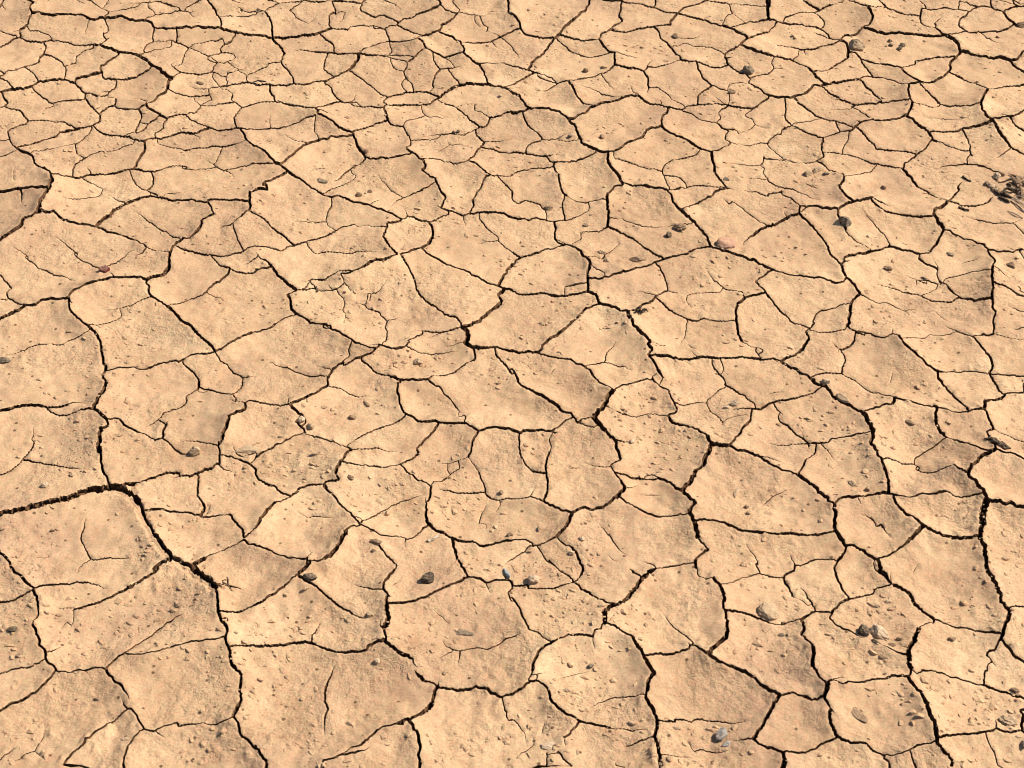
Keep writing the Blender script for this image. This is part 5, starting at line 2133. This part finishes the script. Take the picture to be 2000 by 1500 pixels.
for (name, px, py, w, h, ang, mat, label, tall, sink) in STONES:
    cat = {"stone": "stone", "pebble": "pebble", "clod": "clod", "stone_chip": "stone chip"}[name]
    rough = 0.26 if name == "clod" else 0.11
    stone(name, px, py, w, h, ang, mat, label, cat, tall, sink, facet=3 if name == "clod" else (12 if name == "pebble" else 8), rough=rough, smooth=(name == "pebble"))

# ---- sticks and dead wood
def tube(points, radii, sides=6, seed=0):
    """tapered, slightly knobbly stick along 3-D points"""
    r = np.random.default_rng(seed)
    pts = []; rad = []
    pts0 = [np.array(p, float) for p in points]
    for i in range(len(pts0) - 1):
        for k in range(4):
            t = k / 4; pts.append(pts0[i] * (1 - t) + pts0[i + 1] * t); rad.append(radii[i] * (1 - t) + radii[i + 1] * t)
    pts.append(pts0[-1]); rad.append(radii[-1])
    pts = np.array(pts); rad = np.array(rad)
    pts[1:-1] += r.normal(0, 0.22, (len(pts) - 2, 3)) * rad[1:-1, None]
    vs_, fs_ = [], []
    for i, p in enumerate(pts):
        d = pts[min(i + 1, len(pts) - 1)] - pts[max(i - 1, 0)]; d /= max(np.linalg.norm(d), 1e-9)
        a = np.cross(d, (0, 0, 1.0)); a /= max(np.linalg.norm(a), 1e-9); b = np.cross(d, a)
        for s in range(sides):
            th = 2 * math.pi * s / sides
            vs_.append(p + rad[i] * r.uniform(0.8, 1.2) * (a * math.cos(th) + b * math.sin(th)))
    for i in range(len(pts) - 1):
        for s in range(sides):
            q = (s + 1) % sides
            fs_.append((i * sides + s, i * sides + q, (i + 1) * sides + q, (i + 1) * sides + s))
    fs_.append(tuple(range(sides - 1, -1, -1))); n = (len(pts) - 1) * sides; fs_.append(tuple(range(n, n + sides)))
    return vs_, fs_
def mesh_obj(name, v, f, mat, parent=None, origin=(0, 0, 0)):
    me = bpy.data.meshes.new(name)
    me.from_pydata([tuple(np.array(p) - np.array(origin)) for p in v], [], f); me.materials.append(M[mat])
    o = bpy.data.objects.new(name, me); col.objects.link(o)
    if parent: o.parent = parent
    else: o.location = origin
    return o
def at(px, py, up=0.0):
    g = ground_xy((px, py)); return np.array([g[0], g[1], height_at(*g) + up])
MM = 0.001
def lying_stick(name, pts, r0, r1, mat, label, cat="stick"):
    w = [at(px, py, r0 * 0.7) for px, py in pts]
    n = len(w); rad = [r0 + (r1 - r0) * k / (n - 1) for k in range(n)]
    v, f = tube(w, rad, 6, int(pts[0][0]))
    o = mesh_obj(name, v, f, mat, None, tuple(w[0])); put(o, label, cat)
lying_stick("stick", [(1880, 346), (1887, 350), (1896, 355)], 2.0 * MM, 1.5 * MM, 'bark', "short black stick lying left of the dead wood clump")
lying_stick("stick", [(1873, 405), (1881, 409), (1893, 411)], 2.4 * MM, 1.4 * MM, 'bark', "dark red-brown stick below the dead wood clump")
lying_stick("stick", [(836, 1064), (848, 1060), (860, 1054)], 2.2 * MM, 1.5 * MM, 'straw', "pale bleached stick near a crack, lower centre")
lying_stick("stick", [(492, 164), (503, 160), (520, 162)], 1.9 * MM, 1.0 * MM, 'bark', "thin dark twig across a crack, upper left")
lying_stick("stick", [(617, 562), (620, 569), (619, 574)], 1.8 * MM, 0.9 * MM, 'bark', "short dark twig at a crack junction, left centre")
lying_stick("stick", [(446, 1141), (449, 1151), (447, 1159), (455, 1169)], 0.9 * MM, 0.6 * MM, 'twig', "wiry curled root fibre on a bottom left plate")
lying_stick("stick", [(437, 1155), (447, 1158), (472, 1161)], 0.8 * MM, 0.5 * MM, 'twig', "straight root fibre crossing the curled one, bottom left")
lying_stick("stick", [(1107, 560), (1125, 559), (1138, 558)], 0.9 * MM, 0.6 * MM, 'twig', "fine straight twig on a plate right of centre")
lying_stick("stick", [(1988, 564), (1993, 570), (1990, 574), (1998, 578)], 0.9 * MM, 0.7 * MM, 'bark', "tiny bent black twig at the right edge")

# dark wood fragment lying over the crack on the right
wroot = bpy.data.objects.new("wood_fragment", None); col.objects.link(wroot)
org = at(1948, 886); wroot.location = tuple(org)
put(wroot, "split black and grey wood fragment lying across the right-hand crack", "wood")
for k, (pts, r, mt) in enumerate([
    ([(1922, 876), (1936, 879), (1952, 882), (1971, 891)], (1.6, 3.2, 3.4, 1.0), 'bark'),
    ([(1930, 884), (1944, 889), (1958, 893), (1968, 893)], (1.2, 3.0, 2.6, 0.8), 'bark'),
    ([(1918, 873), (1930, 877), (1944, 885)], (0.8, 1.8, 0.8), 'slate'),
    ([(1934, 882), (1950, 886), (1965, 889)], (0.8, 1.5, 0.6), 'slate')]):
    w = [at(px, py, (2.2 + 1.6 * (k == 3)) * MM) for px, py in pts]
    v, f = tube(w, [q * MM for q in r], 7, k + 5)
    mesh_obj("splinter", v, f, mt, wroot, tuple(org))

# black withered plant scrap at the crack corner right of centre
proot = bpy.data.objects.new("withered_plant", None); col.objects.link(proot)
org = at(1252, 624); proot.location = tuple(org)
put(proot, "black withered plant scrap beside the crack, right of centre", "dead plant")
rr = np.random.default_rng(4)
for k in range(11):
    a = rr.uniform(0, 6.28); c0 = (1250 + rr.normal(0, 4), 624 + rr.normal(0, 2)); L = rr.uniform(5, 12)
    c1 = (c0[0] + L * math.cos(a), c0[1] + 0.55 * L * math.sin(a))
    w = [at(*c0, 2 * MM), (at(*c0) + at(*c1)) / 2 + (0, 0, rr.uniform(3, 6) * MM), at(*c1, 0.8 * MM)]
    v, f = tube(w, [1.5 * MM, 1.2 * MM, 0.5 * MM], 5, k)
    mesh_obj("stem", v, f, 'bark', proot, tuple(org))

# clump of dead wood and straw at the right edge
croot = bpy.data.objects.new("dead_wood_clump", None); col.objects.link(croot)
org = at(1985, 380); croot.location = tuple(org)
put(croot, "tangled clump of charred bark, brown roots and bleached straw at the right edge", "dead wood")
def clump_stick(pts, r, mt, ups, nm, seed):
    w = [at(px, py, u * 0.6 * MM) for (px, py), u in zip(pts, ups)]
    v, f = tube(w, [q * 0.62 * MM for q in r], 7, seed)
    mesh_obj(nm, v, f, mt, croot, tuple(org))
clump_stick([(1940, 372), (1950, 379), (1962, 381), (1976, 388)], (1.6, 4.5, 6.5, 2.2), 'bark', (2, 4, 6, 3), "bark_piece", 1)
clump_stick([(1950, 385), (1958, 389), (1968, 395), (1972, 397)], (1.5, 4.0, 3.6, 1.5), 'bark', (2, 4, 4, 2), "bark_piece", 2)
clump_stick([(1955, 378), (1966, 373), (1978, 376), (1990, 372)], (2.0, 4.0, 4.0, 2.0), 'bark', (6, 10, 10, 8), "bark_piece", 3)
clump_stick([(1962, 355), (1974, 351), (1988, 352), (2004, 356)], (1.0, 2.4, 4.2, 4.0), 'bark', (2, 4, 5, 5), "bark_piece", 4)
clump_stick([(1973, 343), (1982, 348), (1992, 352), (2004, 352)], (1.2, 3.2, 3.0, 2.0), 'twig', (3, 6, 7, 6), "root", 5)
clump_stick([(1966, 360), (1974, 366), (1984, 373), (1996, 376)], (1.8, 3.6, 4.0, 3.0), 'bark', (3, 6, 7, 6), "bark_piece", 6)
clump_stick([(1976, 360), (1985, 362), (1996, 361), (2006, 364)], (2.0, 4.0, 4.0, 3.0), 'twig', (4, 6, 6, 6), "root", 7)
clump_stick([(1992, 366), (1994, 376), (1996, 386)], (3.0, 4.5, 4.0), 'twig', (6, 8, 6), "root", 8)
for k, (a, b, r) in enumerate([((1972, 384), (2006, 402), 1.4), ((1976, 386), (2008, 408), 1.2), ((1980, 381), (2008, 393), 1.3), ((1968, 412), (1998, 427), 1.6), ((1974, 390), (2004, 416), 1.0), ((1984, 372), (2008, 384), 1.2)]):
    m_ = ((a[0] + b[0]) / 2, (a[1] + b[1]) / 2)
    clump_stick([a, m_, b], (r * 0.7, r * 1.3, r * 0.6), 'straw', (2.5, 5 + k % 3, 2), "straw", 20 + k)
clump_stick([(1974, 393), (1988, 404), (2004, 414)], (1.2, 1.6, 1.0), 'bark', (2, 3, 2), "bark_piece", 31)
clump_stick([(1938, 346), (1944, 352), (1951, 358)], (0.8, 1.9, 0.9), 'twig', (1.5, 3, 1.5), "root", 32)
clump_stick([(1950, 359), (1960, 357), (1970, 353), (1980, 352)], (0.9, 1.7, 1.9, 1.2), 'bark', (1.5, 3, 4, 4), "bark_piece", 33)
for k, (px, py, w_, h_, mt) in enumerate([(1946, 349, 16, 9, 'pale'), (1928, 360, 12, 8, 'brown'), (1936, 365, 14, 6, 'pale'), (1945, 371, 16, 9, 'tan'), (1957, 344, 12, 7, 'brown'), (1988, 360, 26, 16, 'brown'), (1994, 378, 14, 18, 'brown'), (1978, 370, 14, 9, 'tan')]):
    names = {'pale': "pale sandy clod left of the dead wood clump", }
    o_, rz, lu, lv = axes_at(px, py, w_, h_, -10); hz = 0.8 * min(lu, lv)
    v, f = rock_shape(700 + k, 2, 4, 0.25); ca, sa = math.cos(rz), math.sin(rz)
    v = v * (lu, lv, hz); v = np.stack([v[:, 0] * ca - v[:, 1] * sa, v[:, 0] * sa + v[:, 1] * ca, v[:, 2]], 1) + np.array([o_[0], o_[1], height_at(*o_) + hz * 0.4])
    mesh_obj("clod", v, [tuple(q) for q in f.tolist()], mt, croot, tuple(org))

# ---- loose grit: thousands of small lumps, two kinds
def grit(name, n, mat, smin, smax, power, seed, label, flat=0.6):
    r = np.random.default_rng(seed)
    v0, f0 = ICO[0]
    allv, allf, o = [], [], 0
    tries = 0
    while o < n * 12 and tries < n * 12:
        tries += 1
        px, py = r.uniform(-350, 2350), r.uniform(-160, 1800)
        g = ground_xy((px, py))
        dens = 0.25 + 1.5 * noise2(g[0] / 0.13, g[1] / 0.13, 61)
        if r.random() > dens: continue
        s = smin + (smax - smin) * r.random() ** power
        if kd_w.find((g[0], g[1], 0))[2] < s * 1.1 + 0.0006: continue
        v = v0 * (1 + r.uniform(-0.42, 0.42, (12, 1)))
        v = v * (s * r.uniform(0.8, 1.5), s * r.uniform(0.6, 1.0), s * flat * r.uniform(0.6, 1.3))
        a = r.normal(2.6, 0.7); ca, sa = math.cos(a), math.sin(a)
        v = np.stack([v[:, 0] * ca - v[:, 1] * sa, v[:, 0] * sa + v[:, 1] * ca, v[:, 2]], 1)
        v += (g[0], g[1], height_at(*g) + s * flat * 0.15)
        allv.append(v); allf.append(f0 + o); o += 12
    me = mesh_from(np.vstack(allv), np.vstack(allf), [mat], np.zeros(len(allf) * 20, int), np.zeros(len(allf) * 20, bool))
    me.name = name
    ob = bpy.data.objects.new(name, me); col.objects.link(ob)
    ob["kind"] = "stuff"; put(ob, label, "grit")
grit("clay_grit", 15500, SOIL, 0.0008, 0.0048, 3.9, 3, "small tan clay crumbs strewn over the cracked mud", 0.42)
grit("dark_grit", 170, M['brown'], 0.0006, 0.0030, 2.6, 8, "tiny dark brown grains strewn over the cracked mud")

# crumbled clay that has fallen into the wide cracks
def fallen(n, seed):
    r = np.random.default_rng(seed)
    pool = [(Lg, Rg, w) for Lg, Rg, w in strips if w >= 5.5]
    wt = np.array([len(p[0]) * p[2] for p in pool], float); wt /= wt.sum()
    v0, f0 = ICO[0]; allv, allf = [], []
    for k in range(n):
        Lg, Rg, w = pool[r.choice(len(pool), p=wt)]
        i = r.integers(len(Lg)); t = r.uniform(0.2, 0.8)
        g = Lg[i] * t + Rg[i] * (1 - t); gap = np.hypot(*(Lg[i] - Rg[i]))
        s = gap * r.uniform(0.22, 0.5)
        v = v0 * (1 + r.uniform(-0.35, 0.35, (12, 1))) * (s, s * r.uniform(0.6, 1.1), s * r.uniform(0.6, 1.1))
        a = r.uniform(0, 6.28); ca, sa = math.cos(a), math.sin(a)
        v = np.stack([v[:, 0] * ca - v[:, 1] * sa, v[:, 0] * sa + v[:, 1] * ca, v[:, 2]], 1)
        allv.append(v + (g[0], g[1], height_at(*g) - r.uniform(0.005, 0.022) - s * 0.5)); allf.append(f0 + 12 * k)
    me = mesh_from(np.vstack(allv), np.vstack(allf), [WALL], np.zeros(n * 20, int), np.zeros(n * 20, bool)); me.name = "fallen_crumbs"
    ob = bpy.data.objects.new("fallen_crumbs", me); col.objects.link(ob)
    ob["kind"] = "stuff"; put(ob, "brown clay crumbs lodged inside the wide cracks", "crumbs")
fallen(800, 12)
